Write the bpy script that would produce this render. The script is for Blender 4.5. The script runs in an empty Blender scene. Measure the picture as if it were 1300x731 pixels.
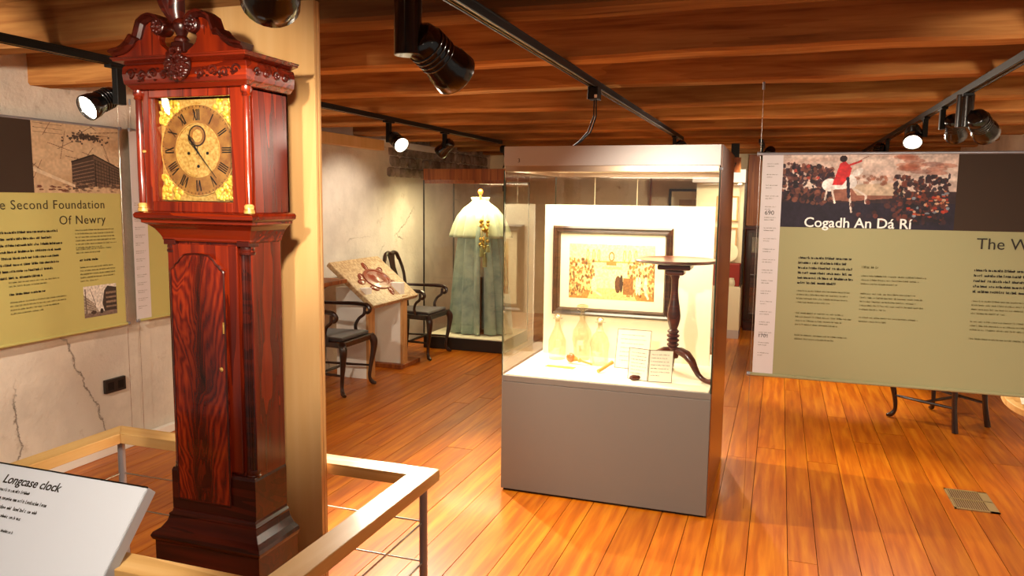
import bpy, bmesh, math, random
import numpy as np
from mathutils import Vector, Matrix
random.seed(7); RNG = np.random.default_rng(7)
S = bpy.context.scene
COL = S.collection
PI = math.pi

# ------------------------------------------------------------------ camera
yaw, pit, roll, FPX = 0.332154822, 0.11671892, 0.0121233463, 979.14
fw = np.array([-math.sin(yaw)*math.cos(pit), math.cos(yaw)*math.cos(pit), -math.sin(pit)])
r0 = np.array([math.cos(yaw), math.sin(yaw), 0.0]); u0 = np.cross(r0, fw)
rt = r0*math.cos(roll) + u0*math.sin(roll); up = -r0*math.sin(roll) + u0*math.cos(roll)
cam = bpy.data.objects.new('camera', bpy.data.cameras.new('camera')); COL.objects.link(cam)
cam.matrix_world = Matrix(((rt[0], up[0], -fw[0], 0), (rt[1], up[1], -fw[1], 0), (rt[2], up[2], -fw[2], 1.6), (0, 0, 0, 1)))
cam.data.sensor_width = 36; cam.data.lens = FPX/1300*36; cam.data.clip_start = .05
S.camera = cam

# ------------------------------------------------------------------ world, exposure, lights
S.view_settings.view_transform = 'Standard'; S.view_settings.look = 'None'
S.view_settings.gamma = 1; S.view_settings.use_curve_mapping = False
S.view_settings.exposure = 0.75
W = bpy.data.worlds.new('world'); S.world = W; W.use_nodes = True
W.node_tree.nodes['Background'].inputs[0].default_value = (1.0, .88, .76, 1)
W.node_tree.nodes['Background'].inputs[1].default_value = .16
S.cycles.max_bounces = 9; S.cycles.transparent_max_bounces = 16
S.cycles.sample_clamp_indirect = 4.0; S.cycles.use_denoising = True
WARM = (1.0, .86, .68)

def spot(loc, d, watts, ang=75, blend=.6, col=WARM, rad=.035):
    l = bpy.data.lights.new('spot_light', 'SPOT'); l.energy = watts; l.color = col
    l.spot_size = math.radians(ang); l.spot_blend = blend; l.shadow_soft_size = rad
    o = bpy.data.objects.new('spot_light', l); COL.objects.link(o); o.location = loc
    o.rotation_euler = Vector(d).to_track_quat('-Z', 'Y').to_euler(); return o
def area(loc, d, watts, sx, sy, col=WARM):
    l = bpy.data.lights.new('area_light', 'AREA'); l.energy = watts; l.color = col; l.shape = 'RECTANGLE'
    l.size = sx; l.size_y = sy
    o = bpy.data.objects.new('area_light', l); COL.objects.link(o); o.location = loc
    o.rotation_euler = Vector(d).to_track_quat('-Z', 'Y').to_euler(); return o
# lamps inside the showcases (below their hoods)
area((-.83, 4.2, 1.757), (0, 0, -1), 21, .9, .45, (1, .88, .62))
area((-3.05, 7.55, 1.755), (0, 0, -1), 17, .7, .3, (1, .85, .48))
area((-.66, 9.12, 1.78), (0, 0, -1), 5, .4, .15, (1, .82, .55))

# ------------------------------------------------------------------ materials
def srgb(h):
    if isinstance(h, str):
        h = [int(h[i:i+2], 16)/255 for i in (0, 2, 4)]
    return tuple(c/12.92 if c <= .04045 else ((c+.055)/1.055)**2.4 for c in h)
class NT:
    def __init__(s, name):
        s.m = bpy.data.materials.new(name); s.m.use_nodes = True; s.t = s.m.node_tree
        s.b = s.t.nodes['Principled BSDF']; s.out = s.t.nodes['Material Output']
    def n(s, typ, **kw):
        nd = s.t.nodes.new(typ)
        for k, v in kw.items():
            if k in nd.inputs: nd.inputs[k].default_value = v
            else: setattr(nd, k, v)
        return nd
    def l(s, a, b): s.t.links.new(a, b)
    def math(s, op, a, b=None):
        m = s.n('ShaderNodeMath', operation=op)
        for i, v in enumerate((a, b)):
            if v is None: continue
            if isinstance(v, (int, float)): m.inputs[i].default_value = v
            else: s.l(v, m.inputs[i])
        return m.outputs[0]
    def ramp(s, fac, stops):
        r = s.n('ShaderNodeValToRGB'); e = r.color_ramp.elements
        while len(e) < len(stops): e.new(.5)
        for el, (p, c) in zip(e, stops): el.position = p; el.color = (*c, 1)
        s.l(fac, r.inputs[0]); return r.outputs[0]
    def mix(s, fac, a, b, blend='MIX'):
        m = s.n('ShaderNodeMix', data_type='RGBA', blend_type=blend)
        for i, v in ((0, fac), (6, a), (7, b)):
            if isinstance(v, (int, float)): m.inputs[i].default_value = v
            elif isinstance(v, tuple): m.inputs[i].default_value = (*v, 1)
            else: s.l(v, m.inputs[i])
        return m.outputs[2]
    def bump(s, h, st, d=.01):
        b = s.n('ShaderNodeBump', Strength=st, Distance=d); s.l(h, b.inputs['Height']); s.l(b.outputs[0], s.b.inputs['Normal'])
    def set(s, **kw):
        for k, v in kw.items():
            s.b.inputs[k.replace('_', ' ')].default_value = v
def plain(name, c, rough=.5, metal=0, spec=.5, coat=0, **kw):
    t = NT(name); t.set(Base_Color=(*srgb(c), 1), Roughness=rough, Metallic=metal)
    t.b.inputs['Specular IOR Level'].default_value = spec; t.b.inputs['Coat Weight'].default_value = coat
    return t.m
def wood(name, dark, mid, light, axis=0, rough=.4, fine=60, coarse=4, knots=True, coat=0, crough=.12, ring=.35, kn=(2.6, .03, .085), rnd=.25, bump=.25, coordobj=True, spec=.5, blotch=0):
    t = NT(name); tc = t.n('ShaderNodeTexCoord'); oi = t.n('ShaderNodeObjectInfo')
    geo = t.n('ShaderNodeNewGeometry')
    mp = t.n('ShaderNodeMapping'); sc = [1, 1, 1]; sc[axis] = .07
    mp.inputs['Scale'].default_value = sc; t.l(geo.outputs['Position'] if not coordobj else tc.outputs['Object'], mp.inputs[0])
    off = t.math('MULTIPLY', oi.outputs['Random'], 37.0)
    n1 = t.n('ShaderNodeTexNoise', noise_dimensions='4D', Scale=coarse, Detail=3.0, Distortion=1.5); t.l(mp.outputs[0], n1.inputs['Vector']); t.l(off, n1.inputs['W'])
    n2 = t.n('ShaderNodeTexNoise', noise_dimensions='4D', Scale=fine, Detail=4.0, Distortion=.3); t.l(mp.outputs[0], n2.inputs['Vector']); t.l(off, n2.inputs['W'])
    rings = t.math('FRACT', t.math('MULTIPLY', n1.outputs[0], 7.0))
    f = t.math('ADD', t.math('MULTIPLY', rings, ring), t.math('MULTIPLY', n2.outputs[0], 1.1-ring))
    c = t.ramp(f, [(.2, srgb(dark)), (.5, srgb(mid)), (.85, srgb(light))])
    if blotch:
        n3 = t.n('ShaderNodeTexNoise', noise_dimensions='4D', Scale=2.2, Detail=5.0); t.l(off, n3.inputs['W'])
        m3 = t.n('ShaderNodeMapping'); s3 = [1, 1, 1]; s3[axis] = .35; m3.inputs['Scale'].default_value = s3
        t.l(tc.outputs['Object'], m3.inputs[0]); t.l(m3.outputs[0], n3.inputs['Vector'])
        k = t.ramp(n3.outputs[0], [(.42, (0, 0, 0)), (.68, (1, 1, 1))])
        c = t.mix(t.math('MULTIPLY', k, blotch), c, srgb('3a2c26'))
    if knots:
        m2 = t.n('ShaderNodeMapping'); s2 = [1, 1, 1]; s2[axis] = .45; m2.inputs['Scale'].default_value = s2
        t.l(tc.outputs['Object'], m2.inputs[0])
        vo = t.n('ShaderNodeTexVoronoi', voronoi_dimensions='4D', Scale=kn[0]); t.l(m2.outputs[0], vo.inputs['Vector']); t.l(off, vo.inputs['W'])
        k = t.ramp(vo.outputs['Distance'], [(kn[1], (1, 1, 1)), (kn[2], (0, 0, 0))])
        c = t.mix(t.math('MULTIPLY', k, .8), c, srgb('3a1a0a'))
    if rnd:
        v = t.math('ADD', t.math('MULTIPLY', oi.outputs['Random'], rnd*2), 1-rnd)
        hs = t.n('ShaderNodeHueSaturation'); t.l(v, hs.inputs['Value']); t.l(c, hs.inputs['Color']); c = hs.outputs[0]
    t.l(c, t.b.inputs['Base Color']); t.set(Roughness=rough)
    t.b.inputs['Coat Weight'].default_value = coat; t.b.inputs['Coat Roughness'].default_value = crough
    t.b.inputs['Specular IOR Level'].default_value = spec
    if bump: t.bump(f, bump, .002)
    return t.m
M = {}
M['floor'] = wood('oak_floorboard', '8c4006', 'b45c08', 'd68518', axis=1, rough=.36, fine=30, coarse=2.2, rnd=.15, coat=.12, ring=.08, kn=(2.6, .022, .06), spec=.3)
M['joist'] = wood('rough_joist', '7a4c2a', 'b27844', 'd09858', axis=0, rough=.8, spec=0, fine=40, coarse=3, rnd=.16, bump=.6, blotch=.6, ring=.12, kn=(1.5, .015, .05))
M['deck'] = wood('deck_board', '5a3018', '905a30', 'b07840', axis=1, rough=.8, spec=0, fine=40, coarse=3, rnd=.2, bump=.5)
M['birch'] = wood('birch_plywood', 'd6a466', 'dfb072', 'e9c086', axis=2, rough=.5, fine=16, coarse=1.4, ring=.1, knots=False, rnd=0, bump=.08)
M['rail'] = wood('pale_rail_wood', 'cf9c58', 'e4b672', 'f2cc8c', axis=0, rough=.34, fine=26, coarse=2.5, knots=False, rnd=.06, bump=.08, spec=.3)
M['raily'] = wood('pale_rail_wood_long', 'cf9c58', 'e4b672', 'f2cc8c', axis=1, rough=.34, fine=26, coarse=2.5, knots=False, rnd=.06, bump=.08, spec=.3)
M['ply_edge'] = wood('plywood_edge', 'a87442', 'c8945a', 'dcb078', axis=2, rough=.6, fine=90, coarse=9, knots=False, rnd=0, bump=.2)
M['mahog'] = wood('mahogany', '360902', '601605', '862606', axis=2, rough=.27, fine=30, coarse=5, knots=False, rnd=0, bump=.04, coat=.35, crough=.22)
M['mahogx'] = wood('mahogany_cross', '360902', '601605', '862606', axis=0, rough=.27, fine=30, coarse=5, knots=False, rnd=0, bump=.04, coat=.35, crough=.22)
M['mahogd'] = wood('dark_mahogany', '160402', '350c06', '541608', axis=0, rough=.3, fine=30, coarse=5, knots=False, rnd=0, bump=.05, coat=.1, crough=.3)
M['chair'] = wood('dark_chair_wood', '120805', '27110a', '3a1a0e', axis=2, rough=.28, fine=40, coarse=6, knots=False, rnd=0, bump=.05, coat=.4)
M['tablewood'] = wood('table_mahogany', '200a05', '40170a', '5a2210', axis=0, rough=.28, fine=40, coarse=6, knots=False, rnd=0, bump=.05, coat=.15)
M['oldbrown'] = wood('brown_joinery', '6a3216', '94501f', 'b06a30', axis=2, rough=.55, fine=30, coarse=3, knots=False, rnd=.1, bump=.2)
M['black'] = plain('black_metal', '0a0909', .5, 0, .3)
M['blackgl'] = plain('gloss_black', '0c0b0b', .2, 0, .6, .4)
M['steel'] = plain('brushed_steel', '9a9ca4', .35, .45)
M['rimsteel'] = plain('rim_steel', 'a8907c', .28, .8)
M['sidepanel'] = plain('brown_reflection', '8a5028', .25, 0, .6)  # orange room reflection on the case side put into this colour
M['grillback'] = plain('grille_backing', '5a2a0c', .6)
M['wire'] = plain('steel_wire', 'c8c4bc', .25, 1)
M['copper'] = plain('track_contact', 'd8a860', .3, 1)
M['grey'] = plain('grey_painted_metal', '77726c', .5, 0, .4)
M['greyhood'] = plain('pale_grey_metal', 'c4bebc', .42, .2)
M['white'] = plain('white_paint', 'f2efe8', .5)
M['cream'] = plain('cream_board', 'f4ead0', .6)
M['paper'] = plain('paper', 'f3ecd8', .8)
M['ink'] = plain('ink', '2c2620', .8)
M['inkdark'] = plain('olive_dark_ink', '4c4630', .8)
M['inkgrey'] = plain('grey_ink', '6a6656', .8)
M['inkolive'] = plain('olive_ink', '6f6a42', .8)
M['txtwhite'] = plain('white_ink', 'f6f3ee', .7)
M['labelface'] = plain('label_face', 'e8eefa', .4)
M['labelside'] = plain('label_side', 'a4a8b2', .4, .2)
M['sage'] = plain('sage_fabric', 'a09d74', .85)
M['sage2'] = plain('yellow_sage_fabric', 'c2b970', .85)
M['umber'] = plain('umber_print', '3a2a1e', .85)
M['stripw'] = plain('pale_strip', 'd8d2d4', .85)
M['socket'] = plain('dark_socket', '1e1814', .4)
M['framed'] = wood('ebonised_frame', '140a06', '2a150c', '4a2a18', axis=0, rough=.3, fine=80, coarse=12, knots=False, rnd=0, bump=.3, coat=.3)
M['mount'] = plain('ivory_mount', 'f2e6c0', .8)
M['red'] = plain('red_board', '9c2212', .6)
M['knob'] = plain('amber_knob', 'b0622a', .3, 0, .5, .5)
M['bone'] = plain('old_bone', 'b88a3c', .4)
M['gold'] = plain('gold_braid', 'b58a34', .4, .6)
M['ironm'] = plain('blued_steel', '120c0c', .3, .5)
M['iron_edge'] = plain('grate_metal', 'b09868', .4, .4)
M['tassel'] = plain('sage_tassel', '8f8c5a', .8)
def brass(name, c1, c2, scale, rough, met=.5):
    t = NT(name); tc = t.n('ShaderNodeTexCoord'); n = t.n('ShaderNodeTexNoise', Scale=scale, Detail=5.0); t.l(tc.outputs['Object'], n.inputs['Vector'])
    t.l(t.ramp(n.outputs[0], [(.35, srgb(c1)), (.65, srgb(c2))]), t.b.inputs['Base Color']); t.set(Metallic=met, Roughness=rough); t.bump(n.outputs[0], .5, .002); return t.m
M['brass'] = brass('engraved_brass', 'c08c3c', 'ecc474', 90, .4, .35)
M['brassring'] = brass('chapter_ring_brass', '8e5a2c', 'b4803e', 30, .45, .3)
M['spandrel'] = brass('gilt_spandrel', 'd8a424', 'ffe468', 70, .35, .2)
def flame():
    t = NT('flame_mahogany'); tc = t.n('ShaderNodeTexCoord'); sx = t.n('ShaderNodeSeparateXYZ'); t.l(tc.outputs['Object'], sx.inputs[0])
    n = t.n('ShaderNodeTexNoise', Scale=5.0, Detail=3.0, Distortion=.6)
    mp = t.n('ShaderNodeMapping'); mp.inputs['Scale'].default_value = (1.6, 1, .6); t.l(tc.outputs['Object'], mp.inputs[0]); t.l(mp.outputs[0], n.inputs['Vector'])
    ax = t.math('ABSOLUTE', t.math('ADD', sx.outputs[0], t.math('MULTIPLY', t.math('SUBTRACT', n.outputs[0], .5), .22)))
    v = t.math('SUBTRACT', t.math('MULTIPLY', sx.outputs[2], 5.0), t.math('MULTIPLY', t.math('POWER', ax, .7), 12.0))
    v = t.math('ADD', v, t.math('MULTIPLY', n.outputs[0], 1.6))
    s = t.math('MULTIPLY', t.math('ADD', t.math('SINE', t.math('MULTIPLY', v, 13.0)), 1.0), .5)
    n2 = t.n('ShaderNodeTexNoise', Scale=70.0, Detail=3.0); m2 = t.n('ShaderNodeMapping'); m2.inputs['Scale'].default_value = (1, 1, .15); t.l(tc.outputs['Object'], m2.inputs[0]); t.l(m2.outputs[0], n2.inputs['Vector'])
    f = t.math('ADD', t.math('MULTIPLY', s, .3), t.math('MULTIPLY', n2.outputs[0], .7))
    cen = t.math('SUBTRACT', 1.0, t.math('MULTIPLY', ax, 15.0))
    c = t.ramp(f, [(.15, srgb('2a0602')), (.45, srgb('681606')), (.85, srgb('9a300c'))])
    k = t.n('ShaderNodeClamp'); t.l(cen, k.inputs[0])
    c = t.mix(t.math('MULTIPLY', k.outputs[0], t.math('MULTIPLY', n2.outputs[0], 1.7)), c, srgb('1c0502'))
    t.l(c, t.b.inputs['Base Color']); t.set(Roughness=.22); t.b.inputs['Coat Weight'].default_value = .5; return t.m
M['flame'] = flame()
def plaster(name, c1, c2, stain, sc=1.6, st=.5, crack=True, rough=.85):
    t = NT(name); g = t.n('ShaderNodeNewGeometry'); P = g.outputs['Position']
    n = t.n('ShaderNodeTexNoise', Scale=sc, Detail=7.0, Roughness=.6); t.l(P, n.inputs['Vector'])
    c = t.ramp(n.outputs[0], [(.38, srgb(c1)), (.6, srgb(c2))])
    n2 = t.n('ShaderNodeTexNoise', Scale=5.5, Detail=8.0, Roughness=.7); t.l(P, n2.inputs['Vector'])
    k = t.ramp(n2.outputs[0], [(.6, (0, 0, 0)), (.74, (1, 1, 1))])
    c = t.mix(t.math('MULTIPLY', k, .55), c, srgb(stain))
    n3 = t.n('ShaderNodeTexNoise', Scale=35.0, Detail=5.0); t.l(P, n3.inputs['Vector'])
    h = t.math('ADD', t.math('MULTIPLY', n3.outputs[0], .3), n2.outputs[0])
    if crack:
        vo = t.n('ShaderNodeTexVoronoi', feature='DISTANCE_TO_EDGE', Scale=.8)
        mx = t.mix(.12, P, n2.outputs['Color']); t.l(mx, vo.inputs['Vector'])
        kk = t.ramp(vo.outputs[0], [(.001, (1, 1, 1)), (.004, (0, 0, 0))])
        n4 = t.n('ShaderNodeTexNoise', Scale=1.1); t.l(P, n4.inputs['Vector'])
        kk = t.math('MULTIPLY', kk, t.ramp(n4.outputs[0], [(.56, (0, 0, 0)), (.62, (1, 1, 1))]))
        c = t.mix(t.math('MULTIPLY', kk, .7), c, srgb('4a3c34'))
        h = t.math('SUBTRACT', h, t.math('MULTIPLY', kk, .8))
    t.l(c, t.b.inputs['Base Color']); t.set(Roughness=rough); t.b.inputs['Specular IOR Level'].default_value = .2
    t.bump(h, st, .02); return t.m
M['plaster'] = plaster('limewashed_plaster', 'c8beb2', 'e2d8ca', '9a7f66')
M['stone'] = plaster('bare_rubble', '6e6058', 'a4948a', '3c3430', sc=7, st=1.0, crack=False)
M['plasterfar'] = plaster('stained_plaster', 'cdb692', 'e4cfa8', '8a4c26', crack=False)
def glass(name, ior=1.5, tint=(1, 1, 1), f0=.06, rough=0.0):
    t = NT(name); tr = t.n('ShaderNodeBsdfTransparent'); tr.inputs[0].default_value = (*tint, 1)
    gl = t.n('ShaderNodeBsdfGlossy'); gl.inputs['Roughness'].default_value = rough
    g = t.n('ShaderNodeNewGeometry'); vm = t.n('ShaderNodeVectorMath', operation='DOT_PRODUCT'); t.l(g.outputs['Incoming'], vm.inputs[0]); t.l(g.outputs['Normal'], vm.inputs[1])
    c = t.math('SUBTRACT', 1.0, t.math('ABSOLUTE', vm.outputs['Value'])); f0 = ((ior-1)/(ior+1))**2*1.8
    fr = t.math('ADD', t.math('MULTIPLY', t.math('POWER', c, 5.0), 1-f0), f0); mx = t.n('ShaderNodeMixShader')
    t.l(fr, mx.inputs[0]); t.l(tr.outputs[0], mx.inputs[1]); t.l(gl.outputs[0], mx.inputs[2]); t.l(mx.outputs[0], t.out.inputs[0]); return t.m
M['pane'] = glass('showcase_glass', 1.5, (.985, .99, .975))
M['crystal'] = glass('decanter_glass', 1.9, (.93, .9, .8), rough=.03)
M['edgeglass'] = plain('glass_edge', '2c3a2e', .15, 0, .6)
def emit(name, c, s):
    t = NT(name); t.set(Base_Color=(1, 1, 1, 1)); t.b.inputs['Emission Color'].default_value = (*c, 1); t.b.inputs['Emission Strength'].default_value = s; return t.m
M['lamp'] = emit('lit_lamp', (1, .82, .6), 40)
M['tube'] = emit('case_lamp', (1, .9, .7), 9)
def printmat():
    t = NT('colour_print'); a = t.n('ShaderNodeAttribute'); a.attribute_name = 'Col'; t.l(a.outputs['Color'], t.b.inputs['Base Color']); t.set(Roughness=.75); return t.m
M['print'] = printmat()
def cloth(name, c1, c2):
    t = NT(name); tc = t.n('ShaderNodeTexCoord'); n = t.n('ShaderNodeTexNoise', Scale=9.0, Detail=6.0); t.l(tc.outputs['Object'], n.inputs['Vector'])
    t.l(t.ramp(n.outputs[0], [(.35, srgb(c1)), (.65, srgb(c2))]), t.b.inputs['Base Color']); t.set(Roughness=.6); t.b.inputs['Sheen Weight'].default_value = .4; return t.m
M['cloak'] = cloth('blue_green_silk', '7c938a', 'a2b5a6')
M['capelet'] = cloth('pale_green_silk', 'a4b096', 'c0c6a4')
M['seatfab'] = cloth('dark_seat_cloth', '20100c', '341c14')
def relief():
    t = NT('carved_board'); tc = t.n('ShaderNodeTexCoord'); n = t.n('ShaderNodeTexNoise', Scale=40.0, Detail=6.0); t.l(tc.outputs['Object'], n.inputs['Vector'])
    t.l(t.ramp(n.outputs[0], [(.4, srgb('a8845a')), (.62, srgb('cdb084'))]), t.b.inputs['Base Color']); t.set(Roughness=.45); t.bump(n.outputs[0], .4, .003); return t.m
M['carved'] = relief()
M['resin'] = plain('red_brown_resin', '8a3e26', .35, 0, .5, .3)

# ------------------------------------------------------------------ mesh builder
class MB:
    def __init__(s): s.v = []; s.f = []
    def add(s, vs, fs):
        o = len(s.v); s.v += [tuple(p) for p in vs]; s.f += [tuple(i+o for i in f) for f in fs]; return s
    def box(s, x0, x1, y0, y1, z0, z1):
        x0, x1 = sorted((x0, x1)); y0, y1 = sorted((y0, y1)); z0, z1 = sorted((z0, z1))
        return s.add([(x0,y0,z0),(x1,y0,z0),(x1,y1,z0),(x0,y1,z0),(x0,y0,z1),(x1,y0,z1),(x1,y1,z1),(x0,y1,z1)],
                     [(0,3,2,1),(4,5,6,7),(0,1,5,4),(1,2,6,5),(2,3,7,6),(3,0,4,7)])
    def obox(s, c, ax, ay, az, hx, hy, hz):
        c = Vector(c); ax, ay, az = (Vector(a).normalized() for a in (ax, ay, az)); vs = []
        for k in (-1, 1):
            for i, j in ((-1,-1),(1,-1),(1,1),(-1,1)): vs.append(c+ax*hx*i+ay*hy*j+az*hz*k)
        return s.add(vs, [(0,3,2,1),(4,5,6,7),(0,1,5,4),(1,2,6,5),(2,3,7,6),(3,0,4,7)])
    def tube(s, pts, rad, n=10, cap=True, flat=1.0):
        pts = [Vector(p) for p in pts]; rad = rad if isinstance(rad, (list, tuple)) else [rad]*len(pts)
        prev = None; rings = []
        for i, p in enumerate(pts):
            t = (pts[min(i+1, len(pts)-1)]-pts[max(i-1, 0)]).normalized()
            if prev is None: a = t.orthogonal().normalized()
            else:
                a = prev - t*prev.dot(t); a = a.normalized() if a.length > 1e-6 else t.orthogonal().normalized()
            prev = a; b = t.cross(a)
            rings.append([p+(a*math.cos(2*PI*k/n)+b*math.sin(2*PI*k/n)*flat)*rad[i] for k in range(n)])
        return s.rings(rings, cap)
    def rings(s, rings, cap=True, closed=True):
        n = len(rings[0]); vs = [p for r in rings for p in r]; fs = []
        for i in range(len(rings)-1):
            for k in range(n if closed else n-1):
                a, b = i*n+k, i*n+(k+1) % n; fs.append((a, b, b+n, a+n))
        if cap: fs.append(tuple(range(n-1, -1, -1))); fs.append(tuple((len(rings)-1)*n+k for k in range(n)))
        return s.add(vs, fs)
    def lathe(s, c, prof, n=24, ax=(0,0,1), cap=True):
        c = Vector(c); az = Vector(ax).normalized(); a = az.orthogonal().normalized(); b = az.cross(a)
        return s.rings([[c+az*h+(a*math.cos(2*PI*k/n)+b*math.sin(2*PI*k/n))*max(r, 1e-4) for k in range(n)] for r, h in prof], cap)
    def prism(s, poly, d0, d1, plane='xz'):
        n = len(poly)
        def P(u, v, d): return (u, d, v) if plane == 'xz' else ((d, u, v) if plane == 'yz' else (u, v, d))
        vs = [P(u, v, d0) for u, v in poly]+[P(u, v, d1) for u, v in poly]
        fs = [tuple(range(n)), tuple(range(2*n-1, n-1, -1))]+[(i, i+n, (i+1) % n+n, (i+1) % n) for i in range(n)]
        return s.add(vs, fs)
    def ell(s, c, rx, ry, rz, n=12, m=8):
        c = Vector(c); rg = []
        for i in range(m+1):
            th = PI*i/m; rr = max(math.sin(th), 1e-3)
            rg.append([c+Vector((rx*rr*math.cos(2*PI*k/n), ry*rr*math.sin(2*PI*k/n), -rz*math.cos(th))) for k in range(n)])
        return s.rings(rg)
    def build(s, name, mat, parent=None, smooth=False, bevel=0, sub=0, label=None, loc=None, fixn=False):
        me = bpy.data.meshes.new(name)
        off = Vector(loc) if loc is not None else (Vector(parent['wl']) if parent is not None and 'wl' in parent else Vector((0, 0, 0)))
        me.from_pydata([tuple(Vector(v)-off) for v in s.v], [], s.f)
        if fixn or True:
            bm = bmesh.new(); bm.from_mesh(me); bmesh.ops.recalc_face_normals(bm, faces=bm.faces); bm.to_mesh(me); bm.free()
        me.materials.append(M[mat] if isinstance(mat, str) else mat)
        if smooth: me.polygons.foreach_set('use_smooth', [True]*len(me.polygons))
        o = bpy.data.objects.new(name, me); COL.objects.link(o)
        if parent is not None: o.parent = parent
        if loc is not None:
            o.location = off if parent is None or 'wl' not in parent else off-Vector(parent['wl'])
        if parent is not None: o['wl'] = tuple(off)
        if bevel:
            b = o.modifiers.new('bevel', 'BEVEL'); b.width = bevel; b.segments = 2; b.limit_method = 'ANGLE'; b.angle_limit = math.radians(40); b.harden_normals = False
        if sub: m = o.modifiers.new('sub', 'SUBSURF'); m.levels = sub; m.render_levels = sub
        if smooth and not sub:
            try:
                me.set_sharp_from_angle(angle=math.radians(42))
            except Exception: pass
        if label: o['label'] = label
        return o
def tag(o, label=None, cat=None, group=None, kind=None):
    if label: o['label'] = label
    if cat: o['category'] = cat
    if group: o['group'] = group
    if kind: o['kind'] = kind
    return o
def thing(name, label, cat, loc=(0, 0, 0), rz=0, group=None):
    o = bpy.data.objects.new(name, None); COL.objects.link(o); o.location = loc; o.rotation_euler = (0, 0, rz)
    o.empty_display_size = .1; o['wl'] = tuple(loc) if rz == 0 else (0, 0, 0)
    return tag(o, label, cat, group)
def lthing(name, label, cat, loc=(0, 0, 0), rz=0, group=None):
    o = thing(name, label, cat, loc, rz, group); o['wl'] = (0, 0, 0); return o
def struct(o): o['kind'] = 'structure'; return o
def copy_tree(o, parent=None):
    c = o.copy(); COL.objects.link(c); c.parent = parent
    for ch in list(o.children): copy_tree(ch, c)
    return c
def text_obj(txt, size, name, mat, parent, origin, u, v, off=.0015, align='LEFT', shear=0.0, weight=0.0, space=1.0, depth=.0004, label=None):
    """flat lettering converted to a mesh; u = reading direction, v = up"""
    cu = bpy.data.curves.new('t', 'FONT'); cu.body = txt; cu.size = size; cu.align_x = align; cu.shear = shear; cu.offset = weight; cu.space_character = space
    cu.extrude = depth; cu.resolution_u = 3
    ob = bpy.data.objects.new('t', cu); COL.objects.link(ob)
    dg = bpy.context.evaluated_depsgraph_get(); me = bpy.data.meshes.new_from_object(ob.evaluated_get(dg))
    u = Vector(u).normalized(); v = Vector(v).normalized(); n = u.cross(v); org = Vector(origin)+n*off
    wl = Vector(parent['wl']) if parent is not None else Vector((0, 0, 0))
    for p in me.vertices: p.co = org+u*p.co.x+v*p.co.y+n*p.co.z-wl
    bpy.data.objects.remove(ob); bpy.data.curves.remove(cu)
    me.materials.clear(); me.materials.append(M[mat]); o = bpy.data.objects.new(name, me); COL.objects.link(o); o.parent = parent
    if label: o['label'] = label
    return o
class Strokes:
    """rows of tiny glyph strokes for print too small to read in the photograph"""
    def __init__(s, org, u, v, off=.0012):
        s.u = Vector(u).normalized(); s.v = Vector(v).normalized(); s.n = s.u.cross(s.v); s.o = Vector(org)+s.n*off; s.mb = MB(); s.r = random.Random(5)
    def rect(s, a, b, c, d):
        s.mb.add([s.o+s.u*a+s.v*b, s.o+s.u*c+s.v*b, s.o+s.u*c+s.v*d, s.o+s.u*a+s.v*d], [(0, 1, 2, 3)])
    def para(s, x, y, w, lines, lh, h, bold=1.0):
        for i in range(lines):
            yy = y-i*lh; xx = x; end = x+w*(s.r.uniform(.82, 1) if i < lines-1 or lines == 1 else s.r.uniform(.35, .8))
            while xx < end:
                for k in range(s.r.randint(2, 8)):
                    hh = h*s.r.choice((.62, .62, .62, 1.0, .9)); t = h*.16*bold
                    s.rect(xx, yy, xx+t, yy+hh); 
                    if s.r.random() < .65: s.rect(xx, yy+s.r.choice((0, .5*h)), xx+h*.42, yy+s.r.choice((0, .5*h))+t*.9 if False else yy+t*.9)
                    if s.r.random() < .5: s.rect(xx, yy+.5*h, xx+h*.42, yy+.5*h+t*.9)
                    if s.r.random() < .5: s.rect(xx+h*.34, yy, xx+h*.34+t, yy+h*.6)
                    xx += h*.58
                    if xx > end: break
                xx += h*.45
    def build(s, name, mat, parent): o = s.mb.build(name, mat, parent); o['kind'] = 'stuff'; return o
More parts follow.
